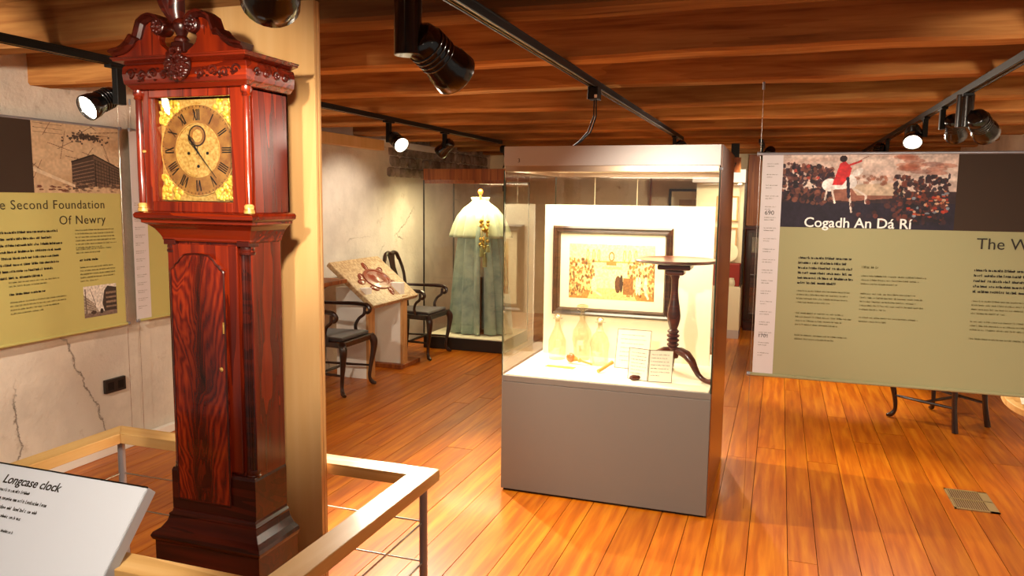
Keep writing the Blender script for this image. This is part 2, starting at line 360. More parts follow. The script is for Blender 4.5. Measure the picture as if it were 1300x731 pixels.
# ---- raster canvas for flat prints
class Canvas:
    def __init__(s, w, h, bg):
        s.w, s.h = w, h; s.a = np.zeros((h, w, 3)); s.a[:] = s.c(bg); s.Y, s.X = np.mgrid[0:h, 0:w]; s.X = (s.X+.5)/w; s.Y = (s.Y+.5)/h; s.asp = w/h
    def c(s, h): return np.array([int(h[i:i+2], 16)/255 for i in (0, 2, 4)]) if isinstance(h, str) else np.array(h)
    def put(s, m, col, al=1.0): s.a[m] = s.a[m]*(1-al)+s.c(col)*al
    def ell(s, x, y, rx, ry, col, al=1.0, rot=0):
        dx = (s.X-x)*s.asp; dy = s.Y-y; cr, sr = math.cos(rot), math.sin(rot); a = dx*cr+dy*sr; b = -dx*sr+dy*cr
        s.put((a/(rx*s.asp))**2+(b/ry)**2 < 1, col, al)
    def rect(s, x0, y0, x1, y1, col, al=1.0): s.put((s.X >= x0) & (s.X < x1) & (s.Y >= y0) & (s.Y < y1), col, al)
    def line(s, x0, y0, x1, y1, t, col, al=1.0):
        ax, ay, bx, by = x0*s.asp, y0, x1*s.asp, y1; dx, dy = bx-ax, by-ay; L = dx*dx+dy*dy+1e-9
        k = np.clip(((s.X*s.asp-ax)*dx+(s.Y-ay)*dy)/L, 0, 1); s.put(np.hypot(s.X*s.asp-ax-k*dx, s.Y-ay-k*dy) < t, col, al)
    def poly(s, pts, col, al=1.0):
        m = np.zeros(s.X.shape, bool); n = len(pts)
        for i in range(n):
            x0, y0 = pts[i]; x1, y1 = pts[(i+1) % n]
            if y0 == y1: continue
            m ^= ((s.Y > min(y0, y1)) & (s.Y <= max(y0, y1)) & (s.X < (x1-x0)*(s.Y-y0)/(y1-y0)+x0))
        s.put(m, col, al)
    def noise(s, amt, cell=6):
        h, w = s.h, s.w; g = RNG.random((h//cell+2, w//cell+2)); yy = np.arange(h)/cell; xx = np.arange(w)/cell
        y0 = yy.astype(int); x0 = xx.astype(int); fy = (yy-y0)[:, None]; fx = (xx-x0)[None]
        v = (g[y0][:, x0]*(1-fy)*(1-fx)+g[y0+1][:, x0]*fy*(1-fx)+g[y0][:, x0+1]*(1-fy)*fx+g[y0+1][:, x0+1]*fy*fx)
        s.a = np.clip(s.a*(1+(v[..., None]-.5)*amt), 0, 1)
    def build(s, name, parent, org, u, v, W_, H_, off=.001):
        """org = top-left corner, u right, v up"""
        u = Vector(u).normalized(); v = Vector(v).normalized(); n = u.cross(v); org = Vector(org)+n*off-Vector(parent['wl'])
        w, h = s.w, s.h; ix, iy = np.meshgrid(np.arange(w+1)/w*W_, np.arange(h+1)/h*H_)
        P = np.array(org)[None, None]+ix[..., None]*np.array(u)-iy[..., None]*np.array(v)
        a = (np.arange(h)[:, None]*(w+1)+np.arange(w)[None]).ravel(); F = np.stack([a+w+1, a+w+2, a+1, a], 1)
        me = bpy.data.meshes.new(name); me.vertices.add((w+1)*(h+1)); me.vertices.foreach_set('co', P.ravel())
        me.loops.add(w*h*4); me.loops.foreach_set('vertex_index', F.ravel().astype(np.int32)); me.polygons.add(w*h)
        me.polygons.foreach_set('loop_start', np.arange(0, w*h*4, 4, dtype=np.int32)); me.update(calc_edges=True)
        lin = np.where(s.a <= .04045, s.a/12.92, ((s.a+.055)/1.055)**2.4).reshape(-1, 3)
        ca = me.color_attributes.new('Col', 'FLOAT_COLOR', 'CORNER'); ca.data.foreach_set('color', np.repeat(np.concatenate([lin, np.ones((len(lin), 1))], 1), 4, 0).ravel())
        me.materials.append(M['print']); o = bpy.data.objects.new(name, me); COL.objects.link(o); o.parent = parent; return o

# ------------------------------------------------------------------ the setting
XL, XR, YB = -3.86, 1.85, 10.2
JZ, DZ = 2.17, 2.385
floor = struct(MB().box(XL-.1, XR+.6, -.6, YB+.1, -.12, -.022).build('floor', 'black'))
edges = [-1.463,-1.282,-1.104,-.978,-.858,-.675,-.498,-.367,-.241,-.068,.108,.233,.409,.54,.711,.891,1.022,1.148,1.317]
while edges[0] > XL+.1: edges.insert(0, edges[0]-random.choice((.13, .15, .165, .18)))
while edges[-1] < XR+.4: edges.append(edges[-1]+random.choice((.13, .15, .17)))
for a, b in zip(edges[:-1], edges[1:]):
    y = -.5-random.random()*1.5
    while y < YB:
        L = random.uniform(2.4, 4.4); y0 = max(y, -.55); y1 = min(y+L, YB); y += L
        if y1-y0 < .4 and y1 < 0: continue
        if y1-y0 < .05: continue
        cx, cy = (a+b)/2, (y0+y1)/2; g = .0016; dz = random.uniform(-.0006, .0006)
        m = MB().box(a+g, b-g, y0+g, y1-g, -.021, dz); m.build('floorboard', 'floor', floor, loc=(cx, cy, 0))
# left wall: limewashed masonry with a rough face
def rough_wall(name, org, u, v, W_, H_, nu, nv, mat, fn, thick):
    u = Vector(u); v = Vector(v); n = u.cross(v); org = Vector(org); vs = []; fs = []
    for j in range(nv+1):
        for i in range(nu+1):
            a, b = W_*i/nu, H_*j/nv; vs.append(org+u*a+v*b+n*fn(a, b))
    for j in range(nv):
        for i in range(nu): k = j*(nu+1)+i; fs.append((k, k+1, k+nu+2, k+nu+1))
    m = MB().add(vs, fs); o = len(vs)
    c = [org, org+u*W_, org+u*W_+v*H_, org+v*H_]; m.add([p-n*thick for p in c], [(3, 2, 1, 0)])
    m.add(c+[p-n*thick for p in c], [(0, 4, 5, 1), (1, 5, 6, 2), (2, 6, 7, 3), (3, 7, 4, 0)])
    ob = m.build(name, mat, smooth=True); return struct(ob)
gn = RNG.random((60, 200))
def vn(a, b):
    a = abs(a); b = abs(b); i, j = int(a) % 198, int(b) % 58; fa, fb = a-int(a), b-int(b)
    fa = fa*fa*(3-2*fa); fb = fb*fb*(3-2*fb)
    return gn[j, i]*(1-fa)*(1-fb)+gn[j, i+1]*fa*(1-fb)+gn[j+1, i]*(1-fa)*fb+gn[j+1, i+1]*fa*fb
def lw(a, b): return (vn(a*3, b*3)-.5)*.016+(vn(a*11+7, b*11)-.5)*.006
# org at (XL, YB) running toward the camera would flip the normal; u=+Y, v=+Z gives normal +X
wl = rough_wall('wall_left', (XL, -.6, -.12), (0, 1, 0), (0, 0, 1), YB+.6, 2.7, 160, 36, 'plaster', lw, .3)
# exposed rubble at the head of the left wall near the far end: single stones standing proud
stone_mb_rng = random.Random(3)
yy = 7.25
rows = [(1.80, .10), (1.905, .11), (2.02, .12), (2.145, .10)]
for z0, hh in rows:
    y = 7.15+stone_mb_rng.random()*.1
    while y < 10.0:
        L = stone_mb_rng.uniform(.09, .24); m = MB(); c = Vector((XL+.012, y+L/2, z0+hh/2))
        m.ell(c, .016+.014*stone_mb_rng.random(), L/2*1.03, hh/2*1.08, 9, 6); jz = stone_mb_rng.uniform(-.01, .01); jt = stone_mb_rng.uniform(-.12, .12); m.v = [(p[0], p[1], p[2]+jz+jt*(p[1]-c.y)) for p in m.v]
        m.v = [(p[0], c.y+max(-L*.49, min(L*.49, (p[1]-c.y)*1.2)), c.z+max(-hh*.49, min(hh*.49, (p[2]-c.z)*1.25))) for p in m.v]
        m.build('stone', 'stone', wl, loc=tuple(c)); y += L
wb = rough_wall('wall_back', (XL-.1, YB, -.12), (1, 0, 0), (0, 0, 1), XR+.1-XL+.1, 2.7, 90, 30, 'plasterfar', lambda a, b: 0 if False else (vn(a*3+3, b*3)-.5)*.014, .3)
wr = rough_wall('wall_right', (XR, YB, -.12), (0, -1, 0), (0, 0, 1), YB-2.6, 2.7, 90, 30, 'plaster', lambda a, b: (vn(a*3+3, b*3+9)-.5)*.014, .3)
# ceiling: deck boards over heavy joists
ceil = struct(MB().box(XL-.1, XR+.6, -.6, YB+.1, DZ+.03, DZ+.12).build('ceiling', 'deck'))
x = XL
while x < XR+.5:
    w = random.uniform(.17, .24); m = MB().box(x+.002, x+w-.002, -.6, YB, DZ+random.uniform(0, .004), DZ+.028)
    m.build('deck_board', 'deck', ceil, loc=(x+w/2, 4, DZ)); x += w
def joist(yr, th=.135):
    n = 34; m = MB(); rg = []
    rr = random.Random(int(yr*100)); ph = [rr.uniform(0, 6) for _ in range(6)]
    x0, x1 = XL-.05, (XR+.5 if yr < 2.7 else XR+.05)
    for i in range(n+1):
        x = x0+(x1-x0)*i/n
        a = .006*math.sin(x*2.1+ph[0])+.003*math.sin(x*7+ph[1]); b = .006*math.sin(x*1.7+ph[2])+.003*math.sin(x*6+ph[3]); z = .004*math.sin(x*2.6+ph[4])+.002*math.sin(x*9+ph[5])
        yf, yb = yr-th+a, yr+b
        rg.append([(x, yf, DZ), (x, yf-.002, JZ+.012+z), (x, yf+.01, JZ+z), (x, yb-.008, JZ+z), (x, yb, JZ+.01+z), (x, yb, DZ)])
    m.rings(rg); return m.build('joist', 'joist', ceil, smooth=False, loc=((x0+x1)/2, yr, JZ))
for yr in (-.1, .75, 1.6, 2.455, 3.295, 4.08, 4.99, 5.8, 6.65, 7.5, 8.3, 9.1, 9.95): joist(yr)
# pale timber plates on the left wall head, skirting
struct(MB().box(XL+.012, XL+.1, 5.75, 6.95, 2.05, 2.15).build('trim_1', 'birch', bevel=.004))
struct(MB().box(XL+.012, XL+.07, 7.0, 8.3, 2.1, 2.165).build('trim_2', 'white', bevel=.003))
struct(MB().box(XL+.01, XL+.05, .5, 5.2, 0.001, .055).build('baseboard_left', 'white', bevel=.004))

# ------------------------------------------------------------------ lighting tracks and spotlights
def track(x, y0, y1, label):
    r = thing('lighting_track', label, 'light track', (x, (y0+y1)/2, JZ), group='black lighting tracks under the joists')
    b = MB().box(x-.02, x+.02, y0, y1, JZ-.012, JZ-.006); b.box(x-.02, x-.013, y0, y1, JZ-.038, JZ-.012); b.box(x+.013, x+.02, y0, y1, JZ-.038, JZ-.012); b.box(x-.003, x+.003, y0, y1, JZ-.034, JZ-.012)
    b.build('track_channel', 'black', r, bevel=.001)
    for d in (-.0085, .0085): MB().box(x+d-.0018, x+d+.0018, y0+.02, y1-.02, JZ-.036, JZ-.031).build('contact_strip', 'copper', r)
    for yy in (y0, y1): MB().box(x-.021, x+.021, yy-.015, yy+.015, JZ-.04, JZ-.005).build('end_cap', 'black', r, bevel=.002)
    return r
track(-.88, .2, 7.2, 'black lighting track ending above the middle of the central showcase')
track(.84, .2, 9.4, 'black lighting track running above the hanging banner on the right')
track(-2.68, .2, 7.35, 'black lighting track passing behind the clock towards the costume showcase')
track(-.2, 7.6, 8.35, 'short black lighting track between the showcase hood and the banner')
_house = MB().lathe((0, 0, 0), [(.0, -.08), (.03, -.08), (.042, -.072), (.046, -.055), (.048, .02), (.051, .024), (.051, .032), (.055, .038), (.058, .075), (.055, .078), (.051, .075), (.048, .045), (.0, .044)], 24, (0, 0, -1), cap=False)
for k in range(4): _house.lathe((0, 0, 0), [(.046, -.045+k*.014), (.0495, -.045+k*.014), (.0495, -.041+k*.014), (.046, -.041+k*.014)], 24, (0, 0, -1), cap=False)
_lens = MB().lathe((0, 0, 0), [(.045, .066), (.0445, .068), (.03, .074), (.0, .076)], 20, (0, 0, -1), cap=False)
proto_h = proto_l = None
def spotlight(x, y, d, label, drop=.12, side=1, lit=False, scale=1.0, watts=0, ang=75, tilt_y=0, ztrk=JZ-.038, w=.026, energy_rad=.035, goff=(0, 0)):
    global proto_h, proto_l
    r = thing('track_spotlight', label, 'spotlight', (x, y, ztrk))
    zb = ztrk-drop
    MB().box(x-w*.6, x+w*.6, y-.06*scale, y+.06*scale, ztrk-.012, ztrk+.001).build('track_clip', 'black', r, bevel=.002)
    if w > .03: MB().tube([(x, y, ztrk), (x, y, zb)], w, 20).build('adapter', 'blackgl', r, smooth=True, bevel=.002)
    else: MB().box(x-w*.5, x+w*.5, y-w*.75, y+w*.75, zb, ztrk-.008).build('adapter', 'black', r, bevel=.002)
    hc = Vector((x+goff[0]+side*(w*.5+.052*scale), y+goff[1], zb+.01))
    MB().tube([(x+side*w*.3, y, zb+.02), hc], .009*scale, 10).build('pivot', 'black', r, smooth=True)
    h = _house.build('housing', 'blackgl', r, smooth=True, loc=None) if proto_h is None else proto_h.copy()
    if proto_h is None: proto_h = h
    if h.name not in COL.objects: COL.objects.link(h)
    if proto_l is None:
        pl = _lens.build('lens', 'lamp', h, smooth=True)
        me2 = pl.data.copy(); me2.materials.clear(); me2.materials.append(M['blackgl']); proto_l = (pl.data, me2); bpy.data.objects.remove(pl)
    h.parent = r; h.location = hc-Vector((x, y, ztrk)); h.rotation_euler = Vector(d).to_track_quat('-Z', 'Y').to_euler(); h.scale = (scale,)*3
    ln = bpy.data.objects.new('lens', proto_l[0] if lit else proto_l[1]); COL.objects.link(ln); ln.parent = h
    if lit: ln['label'] = 'glowing white lens'
    if watts:  # the spot lamp shines even where the lens mesh stays dark
        D = Vector(d).normalized(); spot(hc+D*.085*scale, d, watts, ang, rad=energy_rad)
    return r
# mesh of the first housing was built with the parent offset removed: rebuild it about its own origin
me = bpy.data.meshes.new('housing'); me.from_pydata([tuple(v) for v in _house.v], [], _house.f)
bm = bmesh.new(); bm.from_mesh(me); bmesh.ops.recalc_face_normals(bm, faces=bm.faces); bm.to_mesh(me); bm.free()
me.polygons.foreach_set('use_smooth', [True]*len(me.polygons)); me.materials.append(M['blackgl'])
proto_h = bpy.data.objects.new('housing', me)
me_l = bpy.data.meshes.new('lens'); me_l.from_pydata([tuple(v) for v in _lens.v], [], _lens.f)
bm = bmesh.new(); bm.from_mesh(me_l); bmesh.ops.recalc_face_normals(bm, faces=bm.faces); bm.to_mesh(me_l); bm.free()
me_d = me_l.copy(); me_l.materials.append(M['lamp']); me_d.materials.append(M['blackgl']); proto_l = (me_l, me_d)

spotlight(-.88, 1.75, (.3, .9, -.5), 'large black spotlight hanging nearest, dark face turned away, in front of the joists', drop=.19, side=1, scale=1.05, w=.034, watts=110, ang=72, goff=(-.03, .08))
spotlight(-.815, 1.20, (-.75, .85, -.5), 'black spotlight cut off by the top edge above the birch panel', drop=.155, side=-1, scale=.95, w=.034, watts=55, ang=60, goff=(.0, .02))
spotlight(-2.68, 2.62, (-.1, -.85, -.45), 'lit black spotlight between the left banner and the clock hood', drop=.16, side=-1, lit=True, w=.03, scale=.95, watts=35, goff=(0, -.04))
spotlight(-2.68, 5.02, (.9, -.6, -.55), 'lit black spotlight above the carved reading board', drop=.15, side=1, lit=True, w=.028, watts=280, ang=96)
spotlight(-2.68, 6.0, (-.8, .2, -.6), 'small dark-lensed black spotlight above the costume showcase', drop=.13, side=-1, w=.028, watts=40, ang=80, goff=(.05, .05))
spotlight(-2.68, 3.5, (1.5, -.55, -1.55), 'added lit spotlight on the left track, unseen behind the birch panel', drop=.12, side=1, lit=True, w=.028, watts=210, ang=80)  # hidden lamp added to brighten the front-left floor
spotlight(.84, 5.55, (-.1, -.75, -.62), 'lit black spotlight glaring above the right banner', drop=.12, side=-1, lit=True, w=.028, watts=80, ang=100)
spotlight(.84, 4.42, (.5, .8, -.45), 'angled dark-lensed black spotlight right of the glaring one', drop=.16, side=1, w=.04, scale=1.1, watts=45, ang=90)
spotlight(.84, 5.0, (.3, .8, -.6), 'dark narrow track fitting between the glaring and the angled spotlights', drop=.12, side=1, w=.028, watts=0)
spotlight(.84, 7.4, (-.2, -.45, -1.9), 'far dark-lensed spotlight just over the top of the right banner', drop=.12, side=-1, w=.028, watts=110, ang=48)
spotlight(-.88, 6.75, (.35, -.7, -.8), 'spotlight at the far end of the middle track behind the showcase hood', drop=.12, side=1, lit=True, w=.028, watts=95, ang=140)
spotlight(-.2, 7.98, (-.3, .8, -.5), 'far black spotlight beside the numbered sign', drop=.09, side=1, w=.028, watts=50, ang=90)
# unseen spotlights added out of frame to brighten clock, banners and label
for x, y, d, wt, an, lb in ((-.88, .45, (-.87, 1.42, -.25), 90, 40, 'unseen spotlight added out of frame to light the clock'),
                        (.84, .9, (.1, 1.0, -.16), 85, 50, 'unseen spotlight added out of frame to light the right banner'),
                        (-2.68, .9, (-.7, 1.4, -.35), 120, 70, 'unseen spotlight added out of frame to light the left banner'),
                        (-.88, .75, (-1.1, .75, -1.35), 60, 42, 'unseen spotlight added out of frame to light the label board')):
    spotlight(x, y, d, lb, drop=.13, side=1, lit=True, w=.028, watts=wt, ang=an)
# power feed and its cables on the middle track
r = thing('cable_feed', 'small black feed box on the middle track with cables to the showcase top', 'cable box', (-.88, 3.74, 2.09))
MB().box(-.905, -.855, 3.7, 3.78, 2.075, 2.135).build('feed_box', 'black', r, bevel=.003)
MB().box(-.87, -.857, 3.695, 3.701, 2.08, 2.095).build('indicator', 'white', r)
for k in (0, 1):
    MB().tube([(-.88+.01*k, 3.74, 2.08), (-.885+.012*k, 3.76, 2.0), (-.93+.015*k, 3.83, 1.93), (-1.0+.01*k, 3.93, 1.89), (-1.05, 4.0, 1.872)], .004, 6).build('cable', 'black', r, smooth=True)
r = thing('cable_feed', 'small round black feed at the far end of the left track', 'cable box', (-2.6, 7.3, 2.02))
MB().lathe((-2.62, 7.28, 2.07), [(.03, -.03), (.035, -.01), (.035, .02), (.02, .04)], 14).build('feed_box', 'black', r, smooth=True)
MB().tube([(-2.62, 7.28, 2.04), (-2.62, 7.34, 1.98), (-2.66, 7.42, 1.92), (-2.68, 7.45, 1.90)], .006, 6).build('cable', 'black', r, smooth=True)

# ------------------------------------------------------------------ longcase clock
# the clock enclosure is drawn with its floor line at GZ and set to its real size at the end of this section
KS, GZ = .87, -.2391
XC, YF, YR = -1.912, 2.15, 2.40
clock = thing('longcase_clock', 'tall red mahogany longcase clock with brass dial and swan-neck pediment', 'clock', (XC, (YF+YR)/2, GZ))
def mould(prof, hw, yf, yr, name, mat, parent, hoodx=XC):
    """moulding round front and two sides: prof = [(outset, z)]"""
    rg = []
    for o, z in prof: rg.append([(hoodx-hw-o, yr, z), (hoodx-hw-o, yf-o, z), (hoodx+hw+o, yf-o, z), (hoodx+hw+o, yr, z)])
    m = MB(); m.rings(rg, cap=True); return m.build(name, mat, parent, bevel=.0015)
# plinth
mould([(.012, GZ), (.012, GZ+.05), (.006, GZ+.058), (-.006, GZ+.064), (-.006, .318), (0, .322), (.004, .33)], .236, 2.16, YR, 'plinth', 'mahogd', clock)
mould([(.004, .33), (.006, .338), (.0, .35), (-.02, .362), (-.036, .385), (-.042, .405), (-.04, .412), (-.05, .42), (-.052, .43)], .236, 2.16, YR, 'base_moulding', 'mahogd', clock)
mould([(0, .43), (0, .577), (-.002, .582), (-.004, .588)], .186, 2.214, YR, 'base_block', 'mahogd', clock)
# trunk
tw, ty = .183, 2.222
MB().box(XC-tw, XC+tw, ty+.012, YR, .585, 1.44).build('trunk', 'mahog', clock, bevel=.002)
MB().box(XC-tw+.012, XC+tw-.052, ty-.001, ty+.013, .60, 1.42).build('trunk_front', 'mahog', clock, bevel=.002)
def trunk_door():
    x0, x1 = XC-.148, XC+.082; cx = (x0+x1)/2; w = (x1-x0)/2
    top = []
    pr = [(1, 0), (.985, .010), (.93, .014), (.86, .018), (.8, .03), (.7, .036), (.62, .05), (.54, .056), (.46, .064), (.3, .067), (0, .069)]
    for a, b in pr: top.append((cx+w*a, 1.32+b))
    for a, b in pr[-2::-1]: top.append((cx-w*a, 1.32+b))
    return [(x0, .475), (x1, .475)]+top, cx
pl, dcx = trunk_door()
dp = MB().prism(pl, ty-.014, ty-.001); door = dp.build('trunk_door', 'flame', clock, bevel=.002, loc=(dcx, ty, .9))
ed = [Vector((a, ty-.014, b)) for a, b in pl]
MB().tube(ed+[ed[0]], .0035, 6, cap=False).build('cock_beading', 'mahogd', door, smooth=True)
MB().lathe((dcx+.095, ty-.016, .98), [(.0, 0), (.006, 0), (.008, -.0), (.0, .004)], 12, (0, -1, 0), cap=False).build('escutcheon', 'brass', door)
MB().box(dcx+.108, dcx+.114, ty-.018, ty-.012, 1.11, 1.15).build('hinge', 'brass', door)
for sx in (-1, 1):
    qx = XC+sx*(tw-.024); m = MB(); rg = []
    for z in (.615, .66, 1.39): 
        rg.append([(qx+(.0225-(.0035 if k % 2 else 0))*math.cos(2*PI*k/28), ty+.022+(.0225-(.0035 if k % 2 else 0))*math.sin(2*PI*k/28), z) for k in range(28)])
    m.rings(rg); m.build('quarter_column', 'mahogd', clock)
    for z, up_ in ((.585, 1), (1.39, 1)):
        MB().lathe((qx, ty+.022, z), [(.026, 0), (.027, .008), (.024, .012), (.026, .018), (.024, .03)], 20).build('column_capital', 'brass' if False else 'mahogd', clock, smooth=True)
    MB().box(qx-.026, qx+.026, ty-.004, ty+.05, 1.418, 1.44).build('column_block', 'mahogd', clock, bevel=.002)
# throat moulding under the hood
mould([(0, 1.43), (.004, 1.436), (.004, 1.442), (.01, 1.455), (.022, 1.475), (.038, 1.49), (.052, 1.497), (.052, 1.505), (.058, 1.51)], tw+.002, ty, YR, 'throat_moulding', 'mahogx', clock)
# hood
mould([(0, 1.51), (.006, 1.514), (.008, 1.524), (.004, 1.532), (-.008, 1.536)], .245, 2.158, YR, 'hood_seat_moulding', 'mahogx', clock)
hb, ht = 1.536, 1.955; hy = 2.175
m = MB(); hw = .226
for sx in (-1, 1): m.box(XC+sx*hw, XC+sx*(hw-.018), hy+.03, YR, hb, ht)
m.box(XC-hw, XC+hw, YR-.012, YR, hb, ht); m.box(XC-hw, XC+hw, hy+.03, YR, ht-.01, ht)
m.build('hood', 'mahog', clock, bevel=.002)
# dial door frame
dx0, dx1, dz0, dz1 = -2.097, -1.755, 1.572, 1.928
m = MB(); fx0, fx1 = XC-.213, XC+.213
m.box(fx0, dx0, hy, hy+.02, hb, ht); m.box(dx1, fx1, hy, hy+.02, hb, ht); m.box(dx0, dx1, hy, hy+.02, hb, dz0); m.box(dx0, dx1, hy, hy+.02, dz1, ht)
dd = m.build('dial_door', 'mahog', clock, bevel=.003)
MB().box(dx0-.005, dx1+.005, hy+.012, hy+.014, dz0-.005, dz1+.005).build('glass', 'pane', dd)
m = MB(); m.box(dx0, dx0+.01, hy+.03, hy+.034, dz0, dz1)
MB().tube([(dx0-.02, hy-.004, 1.745), (dx0-.02, hy-.012, 1.745)], .005, 10).build('latch_knob', 'brass', dd, smooth=True)
for sx in (-1, 1):
    MB().box(XC+sx*.175, XC+sx*.2, hy+.02, hy+.05, hb, ht).build('hood_stile', 'mahog', clock)
    cx = XC+sx*.226; cy = 2.172
    MB().lathe((cx, cy, hb), [(.017, 0), (.017, .012), (.014, .016), (.016, .024), (.0115, .03), (.0125, .15), (.0115, .3), (.0105, .385), (.014, .39), (.0125, .396), (.017, .404), (.017, .419)], 18).build('hood_column', 'mahog', clock, smooth=True)
    MB().lathe((cx, cy, hb), [(.0175, 0), (.0175, .01), (.015, .016), (.0165, .024), (.012, .03)], 18).build('column_base', 'brass', clock, smooth=True)
    MB().lathe((cx, cy, hb+.386), [(.012, 0), (.0155, .004), (.0135, .01), (.0178, .018), (.0178, .03)], 18).build('column_capital', 'mahogx', clock, smooth=True)
# dial
dcX, dcZ, dy = -1.929, 1.750, hy+.045
dial = MB().box(-2.092, -1.766, dy, dy+.003, 1.575, 1.925).build('dial', 'brass', clock)
def disc(r0_, r1_, y0_, y1_, name, mat, cx=dcX, cz=dcZ, n=64):
    pr = [(r0_, -y1_), (r1_, -y1_), (r1_, -y0_), (r0_, -y0_), (r0_, -y1_)] if r0_ > 0 else [(0, -y1_), (r1_, -y1_), (r1_, -y0_), (0, -y0_)]
    return MB().lathe((cx, 0, cz), pr, n, (0, -1, 0), cap=False).build(name, mat, dial)
disc(.092, .158, dy-.004, dy, 'chapter_ring', 'brassring')
disc(0, .0915, dy-.002, dy, 'dial_centre', 'brass')
disc(.092, .0945, dy-.006, dy, 'ring_rim', 'brass'); disc(.1555, .158, dy-.006, dy, 'ring_rim', 'brass')
disc(.022, .036, dy-.005, dy, 'seconds_ring', 'brassring', cz=dcZ+.05); disc(.032, .036, dy-.006, dy, 'ring_rim', 'ironm', cz=dcZ+.05, n=32)
for sx, sz in ((-1, -1), (1, -1), (-1, 1), (1, 1)):
    m = MB(); cx_, cz_ = dcX+sx*.124, 1.750+sz*.136; rr = random.Random(sx*3+sz)
    for k in range(70):
        a = rr.uniform(-.05, .036); b = rr.uniform(-.05, .036); px_, pz_ = cx_+sx*a, cz_+sz*b
        if math.hypot(px_-dcX, pz_-dcZ) < .162 or abs(px_+1.929) > .158 or abs(pz_-1.750) > .17: continue
        m.ell((px_, dy-.004, pz_), rr.uniform(.005, .011), .005, rr.uniform(.005, .011), 8, 5)
    m.build('spandrel', 'spandrel', dial, smooth=True)
num = ['XII', 'I', 'II', 'III', 'IIII', 'V', 'VI', 'VII', 'VIII', 'IX', 'X', 'XI']
for k, t in enumerate(num):
    a = k*PI/6; er = Vector((math.sin(a), 0, math.cos(a))); et = Vector((math.cos(a), 0, -math.sin(a))); c = Vector((dcX, dy-.005, dcZ))+er*.122
    m = MB(); wd = {'I': .0075, 'V': .015, 'X': .014}; tot = sum(wd[q] for q in t); x = -tot/2; H = .019
    def st(xa, za, xb, zb, th):
        p = c+et*xa+er*za; q = c+et*xb+er*zb; d = (q-p); L = d.length; m.obox((p+q)/2, d, d.cross(Vector((0, 1, 0))), (0, 1, 0), L/2, th/2, .0006)
    for q in t:
        w = wd[q]
        if q == 'I': st(x+w/2, -H, x+w/2, H, .0042)
        if q == 'V': st(x+.001, H, x+w/2, -H, .0042); st(x+w-.001, H, x+w/2, -H, .0018)
        if q == 'X': st(x+.001, H, x+w-.001, -H, .0042); st(x+w-.001, H, x+.001, -H, .0018)
        x += w
    m.build('numeral', 'ironm', dial)
m = MB()
for k in range(60):
    a = k*PI/30; er = Vector((math.sin(a), 0, math.cos(a))); m.obox(Vector((dcX, dy-.005, dcZ))+er*.15, er, er.cross(Vector((0, 1, 0))), (0, 1, 0), .003, .0007, .0005)
m.build('minute_marks', 'ironm', dial)
def hand(ang, L, w, name, yo, fancy):
    er = Vector((math.sin(ang), 0, math.cos(ang))); et = er.cross(Vector((0, 1, 0))); c = Vector((dcX, dy-yo, dcZ)); m = MB()
    m.add([c-er*.015-et*w, c-er*.015+et*w, c+er*L+et*.0006, c+er*L-et*.0006]+[p+Vector((0, -.001, 0)) for p in (c-er*.015-et*w, c-er*.015+et*w, c+er*L+et*.0006, c+er*L-et*.0006)],
          [(0, 1, 2, 3), (7, 6, 5, 4), (0, 4, 5, 1), (1, 5, 6, 2), (2, 6, 7, 3), (3, 7, 4, 0)])
    if fancy:
        for q, s_ in ((.35, .007), (.55, .010), (.72, .006)):
            for g in (-1, 1): m.tube([c+er*(L*q)+et*g*s_*math.sin(t*PI/6)+er*s_*1.3*(math.cos(t*PI/6)) for t in range(7)], .0012, 5)
    m.build(name, 'ironm', dial)
hand(math.radians(140), .125, .0028, 'minute_hand', .010, False); hand(math.radians(-35), .07, .003, 'hour_hand', .008, True)
hand(math.radians(10), .02, .0012, 'seconds_hand', .006, False)
for sx, sz in ((-1, 0), (1, 0), (0, -1)):
    MB().tube([(dcX+sx*.04, dy-.001, dcZ-.01+sz*.045), (dcX+sx*.04, dy-.004, dcZ-.01+sz*.045)], .0055, 12).build('winding_hole', 'ironm', dial)
# frieze, cornice, carving
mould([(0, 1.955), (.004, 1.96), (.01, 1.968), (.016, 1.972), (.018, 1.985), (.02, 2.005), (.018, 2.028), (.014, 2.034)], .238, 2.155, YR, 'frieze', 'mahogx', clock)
fx = XC
def curl(cx, cz, y, R, sgn, turns=1.3, r=.0035):
    return [(cx+sgn*R*(1-t/28)*math.cos(t*turns*2*PI/28), y, cz+R*(1-t/28)*math.sin(t*turns*2*PI/28)) for t in range(26)]
rr = random.Random(11)
for sx in (-1, 1):
    m = MB()
    for k in range(4):
        cx = fx+sx*(.075+k*.047); m.tube(curl(cx, 2.0+(.004 if k % 2 else -.004), 2.134, .018, sx*(1 if k % 2 else -1)), .0042, 6)
        for q in range(5): m.ell((cx+rr.uniform(-.02, .02), 2.135, 2.0+rr.uniform(-.02, .02)), .007, .005, .004, 7, 4)
    m.build('frieze_carving', 'mahogd', clock, smooth=True)['kind'] = 'stuff'
for sd in (1,):
    m = MB()
    for k in range(4):
        c = curl(0, 2.0, 0, .017, 1 if k % 2 else -1); m.tube([(XC+.259, 2.19+k*.052+p[0], p[2]) for p in c], .004, 6)
    m.build('side_carving', 'mahogd', clock, smooth=True)
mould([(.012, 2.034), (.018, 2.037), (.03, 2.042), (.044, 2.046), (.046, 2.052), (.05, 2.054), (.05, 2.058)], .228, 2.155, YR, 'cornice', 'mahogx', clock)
m = MB()
for k in range(70):
    a = rr.uniform(0, 2*PI); q = math.sqrt(rr.random()); m.ell((XC-.0+.045*q*math.cos(a), 2.112-.012*(1-q), 2.028+.052*q*math.sin(a)), rr.uniform(.006, .013), rr.uniform(.007, .012), rr.uniform(.006, .012), 7, 5)
m.ell((XC, 2.125, 2.028), .045, .02, .052, 16, 10)
